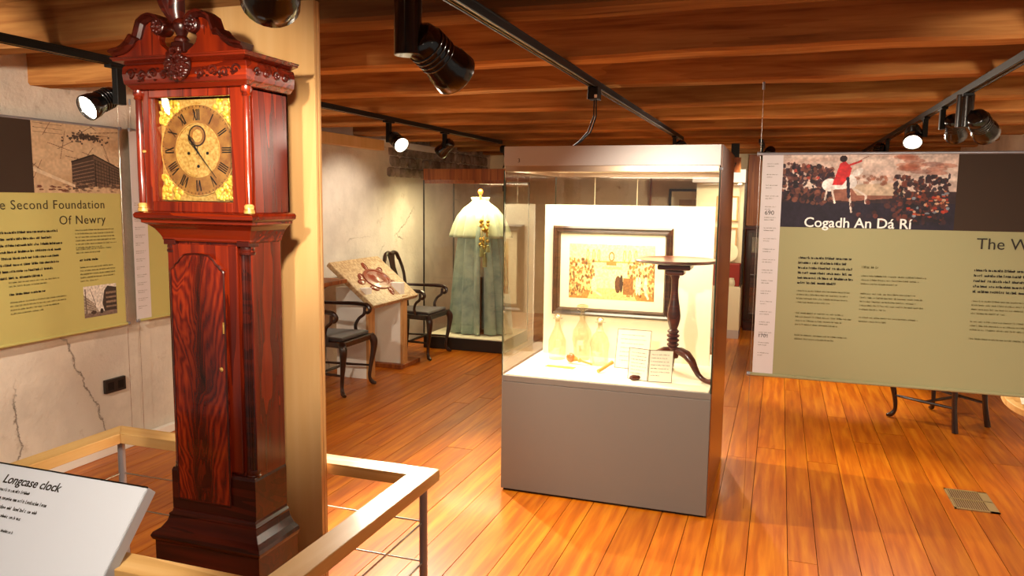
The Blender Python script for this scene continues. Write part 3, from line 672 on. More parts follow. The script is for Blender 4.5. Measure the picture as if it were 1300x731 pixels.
m.build('cartouche', 'mahogd', clock, smooth=True, label='carved shell-like cartouche')
# swan-neck pediment
out = [(.262, 2.082), (.272, 2.10), (.255, 2.106), (.235, 2.108), (.215, 2.116), (.195, 2.13), (.178, 2.15), (.162, 2.148), (.145, 2.192), (.122, 2.207), (.096, 2.213), (.072, 2.207), (.054, 2.192), (.046, 2.172)]
inn = [(.05, 2.158), (.062, 2.15), (.074, 2.146), (.078, 2.134), (.072, 2.118), (.058, 2.105), (.04, 2.094), (.03, 2.082)]
out = [(a, b-.024) for a, b in out]; inn = [(a, b-.024) for a, b in inn]
for sx in (-1, 1):
    poly = [(XC+sx*a, b) for a, b in out]+[(XC+sx*a, b) for a, b in inn]
    if sx < 0: poly = poly[::-1]
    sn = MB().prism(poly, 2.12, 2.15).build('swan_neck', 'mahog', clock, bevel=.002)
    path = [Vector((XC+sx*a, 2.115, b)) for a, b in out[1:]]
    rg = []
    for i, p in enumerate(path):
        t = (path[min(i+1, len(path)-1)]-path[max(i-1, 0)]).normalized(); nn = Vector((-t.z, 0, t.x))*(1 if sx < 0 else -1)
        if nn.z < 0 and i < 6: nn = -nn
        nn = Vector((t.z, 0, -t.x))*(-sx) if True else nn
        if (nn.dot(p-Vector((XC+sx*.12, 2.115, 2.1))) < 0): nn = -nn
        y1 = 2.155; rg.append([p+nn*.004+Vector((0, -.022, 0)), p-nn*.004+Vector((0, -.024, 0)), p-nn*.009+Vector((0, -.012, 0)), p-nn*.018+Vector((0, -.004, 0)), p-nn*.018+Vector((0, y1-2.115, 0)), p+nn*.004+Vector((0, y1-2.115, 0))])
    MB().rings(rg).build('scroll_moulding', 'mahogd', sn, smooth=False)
    cx = XC+sx*.068; MB().lathe((cx, 2.155, 2.148), [(.026, 0), (.028, .03), (.026, .05), (.018, .056), (.01, .052), (0, .058)], 20, (0, -1, 0), cap=False).build('rosette', 'mahogd', sn, smooth=True)
    m = MB()
    for k in range(8): m.ell((cx+.017*math.cos(k*PI/4), 2.1, 2.148+.017*math.sin(k*PI/4)), .007, .006, .007, 8, 5)
    m.build('rosette_petals', 'mahogd', sn, smooth=True)
# carved plume finial
fin = MB().box(XC-.028, XC+.028, 2.118, 2.165, 2.058, 2.10).build('finial', 'mahogd', clock, bevel=.004)
m = MB(); m.lathe((XC, 2.14, 2.10), [(.024, 0), (.026, .008), (.016, .02), (.022, .035), (.03, .05), (.026, .066), (.018, .075)], 18); m.build('finial_neck', 'mahogd', fin, smooth=True)
for k, (a, b, L) in enumerate(((-.35, 0, .17), (-.18, -.25, .19), (.0, .05, .175), (-.5, -.15, .13), (.2, -.2, .12), (-.1, .3, .14))):
    pts = []; n = 8
    for i in range(n+1):
        t = i/n; pts.append((XC-.01+a*L*t*1.0-.012*math.sin(t*3), 2.14+b*L*t*.5, 2.165+L*t*.98))
    MB().tube(pts, [.012+.014*math.sin(PI*(.15+.85*i/n)) for i in range(n+1)], 8, flat=.5).build('plume', 'mahogd', fin, smooth=True)

# ------------------------------------------------------------------ birch panel behind the clock
pn = thing('display_panel', 'tall pale birch plywood panel standing behind the longcase clock', 'panel', (-2.05, 2.63, GZ))
px0, px1 = -2.33, -1.709
MB().box(px0, px1-.0005, 2.61, 2.614, GZ, 2.335).build('front_veneer', 'birch', pn)
for k in range(4):
    MB().box(px0, px1-(.0015 if k % 2 else 0), 2.614+k*.0093, 2.614+(k+1)*.0093, GZ, 2.335-(.0015 if k % 2 else 0)).build('ply_layer', 'ply_edge' if k % 2 else 'birch', pn)

# ------------------------------------------------------------------ barrier rail
rl = thing('barrier_rail', 'low pale wooden rail on steel posts enclosing the clock', 'barrier', (-2.1, 2.2, GZ))
X0, X1, Y0, Y1, w_, z0, z1 = -2.92, -1.257, 1.66, 2.771, .1, .452, .5
def mitre(pts, mat, loc):
    MB().prism(pts, z0, z1, 'xy').build('rail', mat, rl, bevel=.003, loc=loc)
mitre([(X0, Y1), (X1, Y1), (X1-w_, Y1-w_), (X0+w_, Y1-w_)], 'rail', (-2.1, Y1, .48))
mitre([(X0, Y0), (X0+w_, Y0+w_), (X1-w_, Y0+w_), (X1, Y0)], 'rail', (-2.1, Y0, .48))
mitre([(X1, Y0+.0005), (X1-w_, Y0+w_+.0005), (X1-w_, Y1-w_-.0005), (X1, Y1-.0005)], 'raily', (X1, 2.2, .48))
mitre([(X0, Y0+.0005), (X0, Y1-.0005), (X0+w_, Y1-w_-.0005), (X0+w_, Y0+w_+.0005)], 'raily', (X0, 2.2, .48))
PX = (X0+.05, X1-.05); PY = (Y0+.05, Y1-.05)
for x in PX:
    for y in PY:
        p = MB().tube([(x, y, GZ+.006), (x, y, z0)], .0165, 20).build('post', 'steel', rl, smooth=True)
        MB().lathe((x, y, GZ), [(.035, 0), (.035, .006), (.017, .008)], 20).build('foot_plate', 'steel', p, smooth=True)
        MB().lathe((x, y, z0-.012), [(.0175, 0), (.024, .004), (.024, .012)], 20).build('collar', 'steel', p, smooth=True)
for z in (.12, .29):
    for y in PY: MB().tube([(PX[0], y, z), (PX[1], y, z)], .004, 8).build('wire', 'wire', rl, smooth=True)
    for x in PX: MB().tube([(x, PY[0], z), (x, PY[1], z)], .004, 8).build('wire', 'wire', rl, smooth=True)

# ------------------------------------------------------------------ tilted label
TL = Vector((-2.62, 1.80, .70)); TR = Vector((-1.80, 1.80, .70)); BR = Vector((-1.80, 1.625, .499))
uL = (TR-TL).normalized(); dn = (BR-TR).normalized(); H_ = .42; W_ = (TR-TL).length
dn = Vector((0, -.72, -.69)).normalized() if False else dn
lb = thing('clock_label', 'tilted white label board headed Longcase clock on the front rail', 'label', (-2.2, 1.66, .5))
nl = uL.cross(-dn); th = .04
m = MB(); m.obox(TL+uL*W_/2+dn*H_/2-nl*(th/2+.002), uL, dn, nl, W_/2, H_/2, th/2); m.build('label_box', 'labelside', lb, bevel=.003)
m = MB(); m.obox(TL+uL*W_/2+dn*H_/2-nl*.0005, uL, dn, nl, W_/2-.003, H_/2-.003, .0015); face = m.build('label_face', 'labelface', lb)
m = MB(); m.obox(TL+uL*W_/2+dn*.0015+nl*.0005, uL, dn, nl, W_/2, .002, .003); m.build('top_trim', 'black', lb)
vv = -dn
def LP(x, y): return TL+uL*x+dn*y
text_obj('Longcase clock', .040, 'heading', 'ink', face, LP(.255, .062), uL, vv, off=.002, shear=.12, weight=.0006)
g = Strokes(LP(0, 0), uL, vv, off=.0022)
for x, y, w, n_, h in ((.25, .088, .15, 1, .011), (.24, .115, .26, 1, .012), (.23, .142, .26, 1, .012), (.22, .168, .22, 1, .011), (.2, .21, .25, 1, .009), (.19, .235, .2, 1, .009)):
    g.para(x, -y, w, n_, .02, h, 1.1)
g.build('small_print', 'ink', face)
MB().box(-2.3, -2.2, 1.70, 1.74, .501, .56).build('bracket', 'steel', lb); MB().box(-1.95, -1.9, 1.70, 1.74, .501, .56).build('bracket', 'steel', lb)

for o_ in (clock, pn, rl, lb):
    o_.scale = (KS,)*3; o_.location = (o_.location.x*KS, o_.location.y*KS, (o_.location.z-GZ)*KS)

# ------------------------------------------------------------------ hanging banners
def banner(name, label, org, u, W_, H_, mat, cables, group=None, zc=JZ):
    """org = top-left corner of the cloth seen from its front; u = reading direction"""
    u = Vector(u); v = Vector((0, 0, 1)); n = u.cross(v); org = Vector(org)
    r = thing(name, label, 'banner', tuple(org+u*W_/2-v*H_), group=group)
    cl = MB().obox(org+u*W_/2-v*H_/2, u, v, n, W_/2, H_/2, .0012).build('cloth', mat, r)
    for z in (0, -H_):
        rd = MB().tube([org+u*-.018+v*z, org+u*(W_+.018)+v*z], .009 if z else .007, 12).build('rod', mat if z else 'steel', r, smooth=True)
        for x in (-.018, W_+.018):
            MB().lathe(org+u*x+v*z, [(.0, -.008), (.011, -.008), (.011, .008), (.0, .008)], 12, tuple(u), cap=False).build('end_cap', 'steel', rd, smooth=True)
    for x, zb in cables:
        MB().tube([org+u*x+v*(zc-org.z), org+u*x+v*(zb-org.z)], .0013, 6).build('cable', 'wire', r)
        MB().tube([org+u*x+v*(zc-org.z), org+u*x+v*(zc-.035-org.z)], .006, 8).build('cable_fixing', 'steel', r, smooth=True)
    return r, cl, u, v, n, org
# right banner
ob, cl, u, v, n, org = banner('hanging_banner', 'sage hanging banner with battle picture headed Cogadh An Dá Rí', (-.095, 4.01, 1.826), (1, 0, 0), 1.85, 1.095, 'sage', [(-.01, .02), (1.86, .02)])
MB().obox(org+u*.049-v*.5475+n*.002, u, v, n, .048, .545, .0008).build('pale_strip', 'stripw', cl)
bz = .352
MB().obox(org+u*(.848+.5)-v*(bz/2)+n*.002, u, v, n, .5, bz/2, .0008).build('dark_block', 'umber', cl)
cv = Canvas(300, 140, 'c9b2a6'); R2 = random.Random(21)
for k in range(40): cv.ell(R2.random(), R2.random()*.45, .12, .035, R2.choice(('d8c4b6', 'b99a8c', 'c4a090', 'e2d2c4')), .35)
for k in range(14): cv.ell(.68+R2.random()*.3, .02+R2.random()*.25, .06, .03, R2.choice(('9c4a34', 'a85a40', '70403a')), .4)
cv.rect(0, .5, 1, 1, '34262a'); cv.poly([(.2, .46), (.72, .4), (.72, .58), (.4, .64), (.2, .6)], '8c5a4a'); cv.poly([(.4, .42), (.74, .38), (.72, .56), (.45, .56)], 'c4ac94')
cv.rect(0, .66, 1, 1, '241e2c')
for k in range(330):
    x = R2.random()*.3; y = .12+R2.random()*.5+.25*x; cv.ell(x, y, R2.uniform(.006, .018), R2.uniform(.015, .045), R2.choice(('2a2028', '40282c', '5a3430', '1e1a22', '7a4a3c', '332430')), .85, R2.uniform(-1, 1))
for k in range(7): cv.ell(R2.random()*.28, .14+R2.random()*.2, .011, .022, R2.choice(('a04438', 'b08070', '2c2024')))
for k in range(330):
    x = .66+R2.random()*.3; y = .3+R2.random()*.62; cv.ell(x, y, R2.uniform(.006, .017), R2.uniform(.015, .04), R2.choice(('2a1e24', '40262a', '6a3428', '1e1a20', '2e2430')), .85, R2.uniform(-1, 1))
for k in range(46): cv.ell(.74+R2.random()*.22, .48+R2.random()*.35, R2.uniform(.005, .014), R2.uniform(.01, .02), R2.choice(('b0482c', 'c87850', 'd8b090', 'a83424', '8894a0')), .85)
for k in range(30): cv.ell(.42+R2.random()*.25, .3+R2.random()*.12, .01, .02, R2.choice(('a86850', '8c5a48')), .7)
# pale horse and red-coated rider
cv.ell(.285, .42, .045, .085, 'e4dcd8'); cv.ell(.34, .42, .07, .06, 'e4dcd8'); cv.ell(.405, .37, .035, .1, 'e4dcd8', 1, -.5); cv.ell(.445, .25, .02, .075, 'e0d6d0', 1, .9)
for a, b, c_, d in ((.27, .48, .262, .62), (.3, .48, .32, .66), (.4, .48, .42, .78), (.42, .46, .5, .56), (.5, .56, .5, .66)): cv.line(a, b, c_, d, .012, 'd8c8bc')
cv.poly([(.3, .42), (.34, .13), (.37, .1), (.41, .2), (.4, .3), (.36, .42)], 'c02c30'); cv.line(.38, .17, .46, .1, .014, 'c02c30'); cv.ell(.358, .07, .022, .045, '2a1a1e'); cv.line(.39, .33, .4, .58, .02, '2a2434'); cv.line(.43, .12, .5, .04, .004, '8a5a50')
for k in range(24): cv.ell(.42+R2.random()*.3, .62+R2.random()*.3, .014, .03, R2.choice(('4a2a28', '7a3c30', '30222c', '5a3430')), .7)
cv.noise(.2, 3); cv.noise(.3, 8)
cv.build('picture', cl, org+u*.097+n*.0015, u, v, .751, bz)
text_obj('Cogadh An Dá Rí', .066, 'heading', 'txtwhite', cl, org+u*.205-v*(bz-.003), u, v, off=.0035, weight=.0008)
text_obj('The Williamite', .072, 'heading', 'ink', cl, org+u*.945-v*.433, u, v, off=.0035)
text_obj('690', .03, 'date', 'ink', cl, org+u*.022-v*.295, u, v, off=.0035); text_obj('1701', .026, 'date', 'ink', cl, org+u*.018-v*.905, u, v, off=.0035)
g = Strokes(org, u, v, off=.0035)
g.para(.19, -.505, .255, 6, .0245, .0125, 1.6)
g.build('bold_print', 'ink', cl)
g = Strokes(org, u, v, off=.0035)
for x, y, w, k in ((.19, -.665, .255, 4), (.19, -.775, .255, 4), (.19, -.885, .255, 2), (.475, -.58, .285, 3), (.475, -.665, .285, 5), (.475, -.78, .285, 2)): g.para(x, y, w, k, .019, .0085, 1.0)
g.para(.475, -.54, .07, 1, .02, .012, 1.3)
g.build('small_print', 'inkolive', cl)
g = Strokes(org, u, v, off=.0035); g.para(.945, -.535, .3, 5, .0245, .0125, 1.6); g.build('bold_print', 'ink', cl)
g = Strokes(org, u, v, off=.0035)
for y, k in ((-.675, 4), (-.77, 3), (-.85, 1)): g.para(.945, y, .3, k, .019, .0085, 1.0)
g.build('small_print', 'inkolive', cl)
g = Strokes(org, u, v, off=.0035)
for y in np.arange(-.05, -1.0, -.052): g.para(.022, y, .06, 2, .012, .006, .8)
g.build('strip_print', 'inkgrey', cl)
# left wall banner
XB = -3.80
ob, cl, u, v, n, org = banner('hanging_banner', 'yellow-green banner with map and street photograph on the left wall', (XB, 2.15, 1.985), (0, 1, 0), 1.535, 1.19, 'sage2', [(1.545, .02)])
def BY(y): return org+u*(y-2.15)
mz = .39
MB().obox(BY(2.63)-v*(mz/2)+n*.002, u, v, n, .48, mz/2, .0008).build('dark_block', 'umber', cl)
cv = Canvas(200, 140, 'c8ab88'); R2 = random.Random(5)
for k in range(26): cv.ell(R2.random(), R2.random(), .15, .08, R2.choice(('d4bb98', 'bd9c78', 'cfb590')), .4)
for k in range(22): 
    x, y = R2.random(), R2.random()*.8; a = R2.uniform(0, 6.28); L = R2.uniform(.15, .5); cv.line(x, y, x+L*math.cos(a), y+L*math.sin(a), .005, '6a4e3c', .8)
for k in range(3): cv.line(.02, .04+k*.06, .33, .05+k*.06, .004, '5a4434', .6)
for k in range(120):
    t = R2.gauss(0, 1); cv.ell(.6+t*.11, .17+R2.gauss(0, .03)+.02*abs(t), .012, .015, '3a2c26', .8)
cv.poly([(.42, .55), (.68, .44), (.7, .9), (.42, .95)], '4a3a32'); cv.poly([(.68, .44), (1, .62), (1, .93), (.7, .9)], '6a5444')
for k in range(7): cv.line(.69, .5+k*.055, 1, .66+k*.04, .005, '2c221e'); cv.line(.43, .6+k*.05, .68, .51+k*.055, .006, '8a705a')
for k in range(9): cv.line(.7+k*.034, .5+k*.02, .7+k*.034, .9, .004, '2c221e')
cv.line(.42, .55, .68, .43, .01, '1e1614'); cv.line(.68, .43, 1, .62, .01, '1e1614')
for k in range(60): cv.ell(.3+R2.random()*.7, .86+R2.random()*.12, .02, .014, R2.choice(('8a6c54', '5a4438', 'a88a6c')), .7)
for k in range(14): cv.ell(.05+R2.random()*.33, .9+R2.random()*.07, .025, .012, '6a3a2c', .8)
cv.poly([(0, .64), (.45, .88), (.45, .92), (0, .7)], 'd8c4a6'); cv.noise(.14, 4)
cv.build('picture', cl, BY(3.11)+n*.0015, u, v, .575, mz)
text_obj('The Second Foundation', .070, 'heading', 'inkdark', cl, BY(3.565)-v*.478, u, v, off=.0035, align='RIGHT', space=1.1)
text_obj('Of Newry', .070, 'heading', 'inkdark', cl, BY(3.565)-v*.565, u, v, off=.0035, align='RIGHT', space=1.1)
g = Strokes(org, u, v, off=.0035); g.para(2.86-2.15, -.605, .4, 8, .034, .014, 1.7); g.para(2.93-2.15, -.93, .25, 1, .03, .013, 1.7); g.para(3.37-2.15, -.78, .14, 1, .03, .014, 1.7)
g.para(.28, -.605, .4, 8, .032, .014, 1.7); g.build('bold_print', 'ink', cl)
g = Strokes(org, u, v, off=.0035)
for x, y, w, k in ((3.35, -.605, .29, 6), (3.35, -.715, .29, 2), (3.37, -.82, .28, 5), (2.93, -.865, .34, 2), (2.93, -.97, .34, 4)): g.para(x-2.15, y, w, k, .02, .0095, 1.1)
g.build('small_print', 'inkolive', cl)
cv = Canvas(110, 70, 'd8cfc4'); cv.poly([(.55, .6), (.62, .18), (.72, .05), (1, .12), (1, .95), (.62, .9)], '3c302a')
for k in range(4): cv.rect(.66, .25+k*.15, .98, .31+k*.15, '8a7460')
cv.poly([(0, .25), (.3, .6), (.45, .85), (0, .95)], 'a89a8a'); cv.line(.05, .1, .07, .9, .02, '4a3c34'); cv.line(.2, .1, .34, .6, .012, '4a3c34')
for k in range(5): cv.line(0, .3+k*.1, .35, .62+k*.05, .012, '7a6a5c')
cv.rect(0, .86, 1, 1, '7a665a'); cv.ell(.28, .85, .08, .06, '40322c'); cv.ell(.52, .84, .05, .08, '30261f'); cv.noise(.3, 3)
cv.build('photograph', cl, BY(3.385)-v*.93+n*.0015, u, v, .235, .185)
# second left wall banner behind the clock
ob, cl, u, v, n, org = banner('hanging_banner', 'narrower-looking banner with white date strip, half hidden behind the clock', (XB, 3.80, 1.985), (0, 1, 0), 1.5, 1.185, 'sage2', [(-.01, .02)])
MB().obox(org+u*.03-v*.5925+n*.002, u, v, n, .06, .59, .0008).build('pale_strip', 'stripw', cl)
MB().obox(org+u*.8-v*.195+n*.002, u, v, n, .69, .195, .0008).build('dark_block', 'umber', cl)
g = Strokes(org, u, v, off=.0035)
for y in np.arange(-.45, -1.1, -.05): g.para(-.015, y, .08, 2, .012, .006, .8)
g.build('strip_print', 'inkgrey', cl)
g = Strokes(org, u, v, off=.0035); g.para(.26, -.63, .35, 7, .03, .013, 1.5); g.para(.8, -.63, .35, 7, .03, .013, 1.5); g.build('bold_print', 'ink', cl)

# wall socket
so = thing('wall_socket', 'black twin wall socket low on the left wall', 'socket', (XL, 3.62, .41))
MB().box(XL+.001, XL+.022, 3.545, 3.70, .375, .46).build('socket_plate', 'socket', so, bevel=.003)
for y in (3.585, 3.66): MB().box(XL+.021, XL+.0235, y-.022, y+.022, .392, .442).build('socket_face', 'black', so, bevel=.001)

# ------------------------------------------------------------------ central showcase
cx0, cx1, cy0, cy1 = -1.382, -.28, 3.855, 4.85
cs = thing('showcase', 'central glass showcase with grey plinth, lit picture and small table inside', 'showcase', ((cx0+cx1)/2, (cy0+cy1)/2, 0))
MB().box(cx0+.012, cx1-.012, cy0+.012, cy1-.012, 0, .02).build('recessed_foot', 'black', cs)
m = MB().box(cx0, cx1, cy0, cy1, .012, .612); m.build('plinth', 'grey', cs, bevel=.002)
MB().box(cx1+.001, cx1+.006, cy0+.004, cy1, .012, 1.865).build('side_panel', 'sidepanel', cs, bevel=.001, label='side panel coloured with an orange-brown reflection')
MB().box(cx0, cx1, cy0, cy1, .614, .645).build('plinth_top_band', 'grey', cs, bevel=.001)
MB().box(cx0+.014, cx1-.014, cy0+.014, cy1-.014, .645, .65).build('deck_board', 'cream', cs)
MB().box(cx0, cx1, cy0, cy1, 1.765, 1.865).build('hood', 'greyhood', cs, bevel=.002)
m = MB(); m.box(cx0+.006, cx1-.006, cy0+.006, cy0+.03, 1.735, 1.765); m.box(cx0+.006, cx1-.006, cy1-.03, cy1-.006, 1.735, 1.765); m.box(cx0+.006, cx0+.03, cy0+.03, cy1-.03, 1.735, 1.765); m.box(cx1-.03, cx1-.006, cy0+.03, cy1-.03, 1.735, 1.765)
m.build('hood_rim', 'rimsteel', cs, bevel=.001)
MB().box(cx0+.03, cx1-.03, cy0+.03, cy1-.03, 1.760, 1.765).build('diffuser', 'cream', cs)
gz0, gz1, gt = .645, 1.742, .008
for x0_, x1_, y0_, y1_ in ((cx0+.002, cx1-.002, cy0+.002, cy0+.002+gt), (cx0+.002, cx0+.002+gt, cy0+.012, cy1-.002), (cx1-.002-gt, cx1-.002, cy0+.012, cy1-.002)):
    # single surface panes keep the transmission clean
    gl = MB()
    if x1_-x0_ > .1: gl.add([(x0_, y0_, gz0), (x1_, y0_, gz0), (x1_, y0_, gz1), (x0_, y0_, gz1)], [(0, 1, 2, 3)])
    else:
        xx = x0_ if x0_ < -1 else x1_; gl.add([(xx, y0_, gz0), (xx, y1_, gz0), (xx, y1_, gz1), (xx, y0_, gz1)], [(0, 1, 2, 3)])
    gl.build('glass_pane', 'pane', cs)
for x in (-1.3, -1.13, -.82, -.5): pass
xs = [cx0+.01, -1.12, -.85, cx1-.01]
for a, b in zip(xs[:-1], xs[1:]):
    MB().add([(a+.001, cy1-.006, gz0), (b-.001, cy1-.006, gz0), (b-.001, cy1-.006, gz1), (a+.001, cy1-.006, gz1)], [(0, 1, 2, 3)]).build('glass_pane', 'pane', cs)
for x in xs[1:-1]: MB().box(x-.0015, x+.0015, cy1-.009, cy1-.003, gz0, gz1).build('glass_joint', 'mount', cs)
for x, y in ((cx0+.002, cy0+.002), (cx1-.002, cy0+.002), (cx0+.002, cy1-.002), (cx1-.002, cy1-.002)):
    MB().box(x-.003, x+.003, y-.003, y+.003, gz0, gz1).build('glass_edge', 'edgeglass', cs)
MB().box(-1.345, -.345, 4.5, 4.525, .65, 1.561).build('back_board', 'cream', cs, bevel=.001)
MB().box(-1.2, -.5, 4.02, 4.04, 1.750, 1.758).build('lamp_tube', 'tube', cs)
MB().lathe((cx1+.003, cy0-.001, 1.75), [(0, -.006), (.008, -.006), (.008, .006), (0, .006)], 10, (0, 0, 1), cap=False).build('lock', 'steel', cs)
text_obj('3', .03, 'number', 'ink', cs, (cx0+.075, cy0-.0005, 1.782), (1, 0, 0), (0, 0, 1), off=.001)

# framed print on the back board
fp = thing('framed_print', 'dark framed sepia print of a crowded interior hung inside the central showcase', 'picture', (-.93, 4.5, 1.16))
fx0, fx1, fz0, fz1, fy = -1.285, -.572, .90, 1.436, 4.498
def frame(parent, x0, x1, z0, z1, y, w, mat, prof=((0, 0), (0, -.022), (.25, -.03), (.5, -.02), (.8, -.024), (1, -.01), (1, 0))):
    C4 = [(x0, z0, 1, 1), (x1, z0, -1, 1), (x1, z1, -1, -1), (x0, z1, 1, -1)]
    for i in range(4):
        a, b = C4[i], C4[(i+1) % 4]; rg = [[(c[0]+c[2]*w*p, y+q, c[1]+c[3]*w*p) for p, q in prof] for c in (a, b)]
        MB().rings(rg).build('frame_side', mat, parent)
frame(fp, fx0, fx1, fz0, fz1, fy, .045, 'framed')
MB().box(fx0+.045, fx1-.045, fy-.006, fy-.002, fz0+.045, fz1-.045).build('mount', 'mount', fp)
cv = Canvas(240, 140, 'e2c078'); R2 = random.Random(9)
cv.rect(0, 0, 1, .45, 'e8cb8a'); cv.rect(0, .85, 1, 1, 'b47a34'); cv.poly([(.22, 1), (.4, .4), (.62, .4), (.8, 1)], 'dcb670')
for x in (.22, .29, .35, .65, .71, .78): cv.ell(x, .2, .018, .11, 'b8863c', .9); cv.ell(x, .2, .01, .08, 'e4c584', .9)
cv.rect(.2, .3, .8, .33, 'a87430', .8); cv.ell(.5, .22, .035, .09, '8a5a24'); cv.ell(.5, .22, .022, .06, 'e4c584'); cv.rect(.44, .3, .56, .38, 'a46c2c'); cv.poly([(.3, .45), (.7, .45), (.68, .8), (.32, .8)], 'ecd49a', .8)
for k in range(420):
    s_ = R2.random(); x = (R2.random()**1.3)*.3 if s_ < .55 else 1-(R2.random()**1.4)*.32; y = .28+R2.random()*.65; cv.ell(x, y, .012, .03, R2.choice(('7a4a1a', '9c6828', 'c89c58', '5c3612', 'e2c078', '8c5a22')), .8, R2.uniform(-.5, .5))
cv.ell(.3, .74, .035, .14, 'e8d09c'); cv.ell(.35, .9, .05, .02, 'e8d09c', 1, .5); cv.ell(.58, .72, .035, .16, '5c3612'); cv.ell(.62, .7, .02, .16, '3e240c'); cv.rect(.64, .6, .76, .9, '8c5a24')
for x in (.8, .83, .9): cv.ell(x, .73, .016, .17, 'ecd8a8'); cv.ell(x, .54, .008, .03, '6a4018')
cv.line(.88, .75, .93, .95, .02, 'ecd8a8'); cv.noise(.3, 3)
cv.build('print', fp, (fx0+.1, fy-.0065, fz1-.105), (1, 0, 0), (0, 0, 1), fx1-fx0-.2, fz1-fz0-.21, off=.0005)

# tripod table
tt = thing('tripod_table', 'small mahogany tripod table with round top at the right in the central showcase', 'table', (-.5, 4.12, .65))
tx, ty_ = -.508, 4.12
MB().lathe((tx, ty_, 1.262), [(0, 0), (.12, 0), (.15, .006), (.205, .01), (.216, .014), (.22, .02), (.216, .027), (.2, .028), (.19, .024), (0, .024)], 48, cap=False).build('table_top', 'tablewood', tt, smooth=True)
m = MB(); m.box(tx-.085, tx+.085, ty_-.085, ty_+.085, 1.235, 1.262); m.build('bird_cage_block', 'tablewood', tt, bevel=.008)
m = MB(); m.box(tx-.05, tx+.05, ty_-.05, ty_+.05, 1.205, 1.236); m.build('block', 'tablewood', tt, bevel=.01)
MB().lathe((tx, ty_, .76), [(.0, 0), (.03, 0), (.034, .02), (.03, .04), (.03, .055), (.024, .06), (.032, .068), (.032, .075), (.022, .082), (.033, .092), (.033, .099), (.022, .106), (.034, .116), (.034, .123), (.022, .13), (.031, .14), (.031, .146), (.02, .155), (.027, .175), (.034, .205), (.035, .23), (.03, .27), (.022, .32), (.018, .36), (.019, .42), (.024, .435), (.024, .445), (0, .445)], 28, cap=False).build('pillar', 'tablewood', tt, smooth=True)
for k in range(3):
    a = math.radians(-22+120*k); d = Vector((math.cos(a), math.sin(a), 0)); c = Vector((tx, ty_, 0)); pts = []; rd = []
    for q, z, r_ in ((.01, .80, .02), (.045, .80, .024), (.085, .785, .026), (.115, .755, .022), (.135, .72, .018), (.155, .69, .015), (.18, .671, .0135), (.205, .664, .013), (.228, .665, .017), (.245, .664, .013), (.252, .660, .004)):
        pts.append(c+d*q+Vector((0, 0, z))); rd.append(r_)
    MB().tube(pts, rd, 12, flat=.8).build('leg', 'tablewood', tt, smooth=True)
# decanters
def decanter(x, y, prof, stop, label):
    r = thing('decanter', label, 'decanter', (x, y, .65), group=None)
    MB().lathe((x, y, .651), prof, 28, cap=False).build('glass_body', 'crystal', r, smooth=True)
    MB().lathe((x, y, .651+prof[-1][1]), stop, 20, cap=False).build('stopper', 'crystal', r, smooth=True)
P1 = [(0, 0), (.048, 0), (.052, .006), (.052, .11), (.045, .13), (.02, .19), (.014, .215), (.014, .235), (.03, .243)]
P2 = [(0, 0), (.045, 0), (.05, .01), (.048, .07), (.058, .12), (.054, .17), (.03, .21), (.016, .235), (.015, .29), (.032, .298)]
P3 = [(0, 0), (.05, 0), (.055, .008), (.05, .07), (.056, .12), (.045, .16), (.02, .195), (.022, .205), (.014, .21), (.014, .24), (.03, .245)]
ST = [(.012, -.02), (.012, 0), (.018, .004), (.022, .016), (.012, .028), (0, .03)]
ST2 = [(.012, -.02), (.012, .006), (.034, .012), (.034, .024), (.02, .03), (0, .032)]
decanter(-1.215, 4.36, P1, ST, 'straight-sided glass decanter, leftmost of three below the print')
decanter(-1.075, 4.40, P2, ST2, 'tallest glass decanter with flat stopper, middle of three')
decanter(-.945, 4.30, P3, ST, 'rounded glass decanter, rightmost of three below the print')
r = thing('door_knob', 'turned amber-brown knob on a spindle lying below the decanters', 'knob', (-1.1, 4.26, .65))
MB().ell((-1.105, 4.26, .684), .026, .024, .028, 18, 12).build('knob', 'knob', r, smooth=True)
MB().lathe((-1.08, 4.258, .68), [(.0, 0), (.018, 0), (.012, .01), (.008, .02), (.014, .03), (.006, .045), (.006, .11), (0, .112)], 14, (1, -.15, -.2), cap=False).build('spindle', 'bone', r, smooth=True)
r = tag(MB().tube([(-.90, 4.07, .662), (-.885, 4.1, .668), (-.86, 4.15, .684), (-.845, 4.18, .694)], [.011, .01, .009, .012], 10).build('handle_fragment', 'bone', smooth=True), 'small yellow-brown stick resting tilted on the showcase floor', 'artefact')
# tray-like paper plate with print
r = thing('open_document', 'flat cream document with a yellow panel lying left on the showcase floor', 'document', (-1.1, 4.1, .65))
MB().obox((-1.13, 4.13, .652), (1, -.06, 0), (.06, 1, 0), (0, 0, 1), .16, .075, .0015).build('sheet', 'paper', r)
MB().obox((-1.13, 4.13, .6545), (1, -.06, 0), (.06, 1, 0), (0, 0, 1), .085, .028, .001).build('panel', 'bone', r)
# folded cards
def card(x, y, z, w, h, rot, tilt, label, lines=True):
    r = thing('information_card', label, 'card', (x, y, z))
    d = Vector((math.cos(rot), math.sin(rot), 0)); bk = Vector((-math.sin(rot), math.cos(rot), 0)); upv = (Vector((0, 0, 1))*math.cos(tilt)+bk*math.sin(tilt))
    c = Vector((x, y, z)); nn = d.cross(upv)
    return r, c, d, upv, nn
def page(r, c, d, upv, w, h, name='page'):
    nn = d.cross(upv); MB().obox(c+d*w/2+upv*h/2, d, upv, nn, w/2, h/2, .002).build(name, 'paper', r)
    m = MB()
    for a, b in ((c, c+d*w), (c+upv*h, c+upv*h+d*w), (c, c+upv*h), (c+d*w, c+d*w+upv*h)): m.tube([a+nn*.002, b+nn*.002], .0017, 5)
    m.build('border', 'inkgrey', r)
    g = Strokes(c+nn*.0022, d, upv, off=.0008); g.para(w*.12, h*.85, w*.76, 7, h*.11, .006, .9); g.build('small_print', 'inkgrey', r)
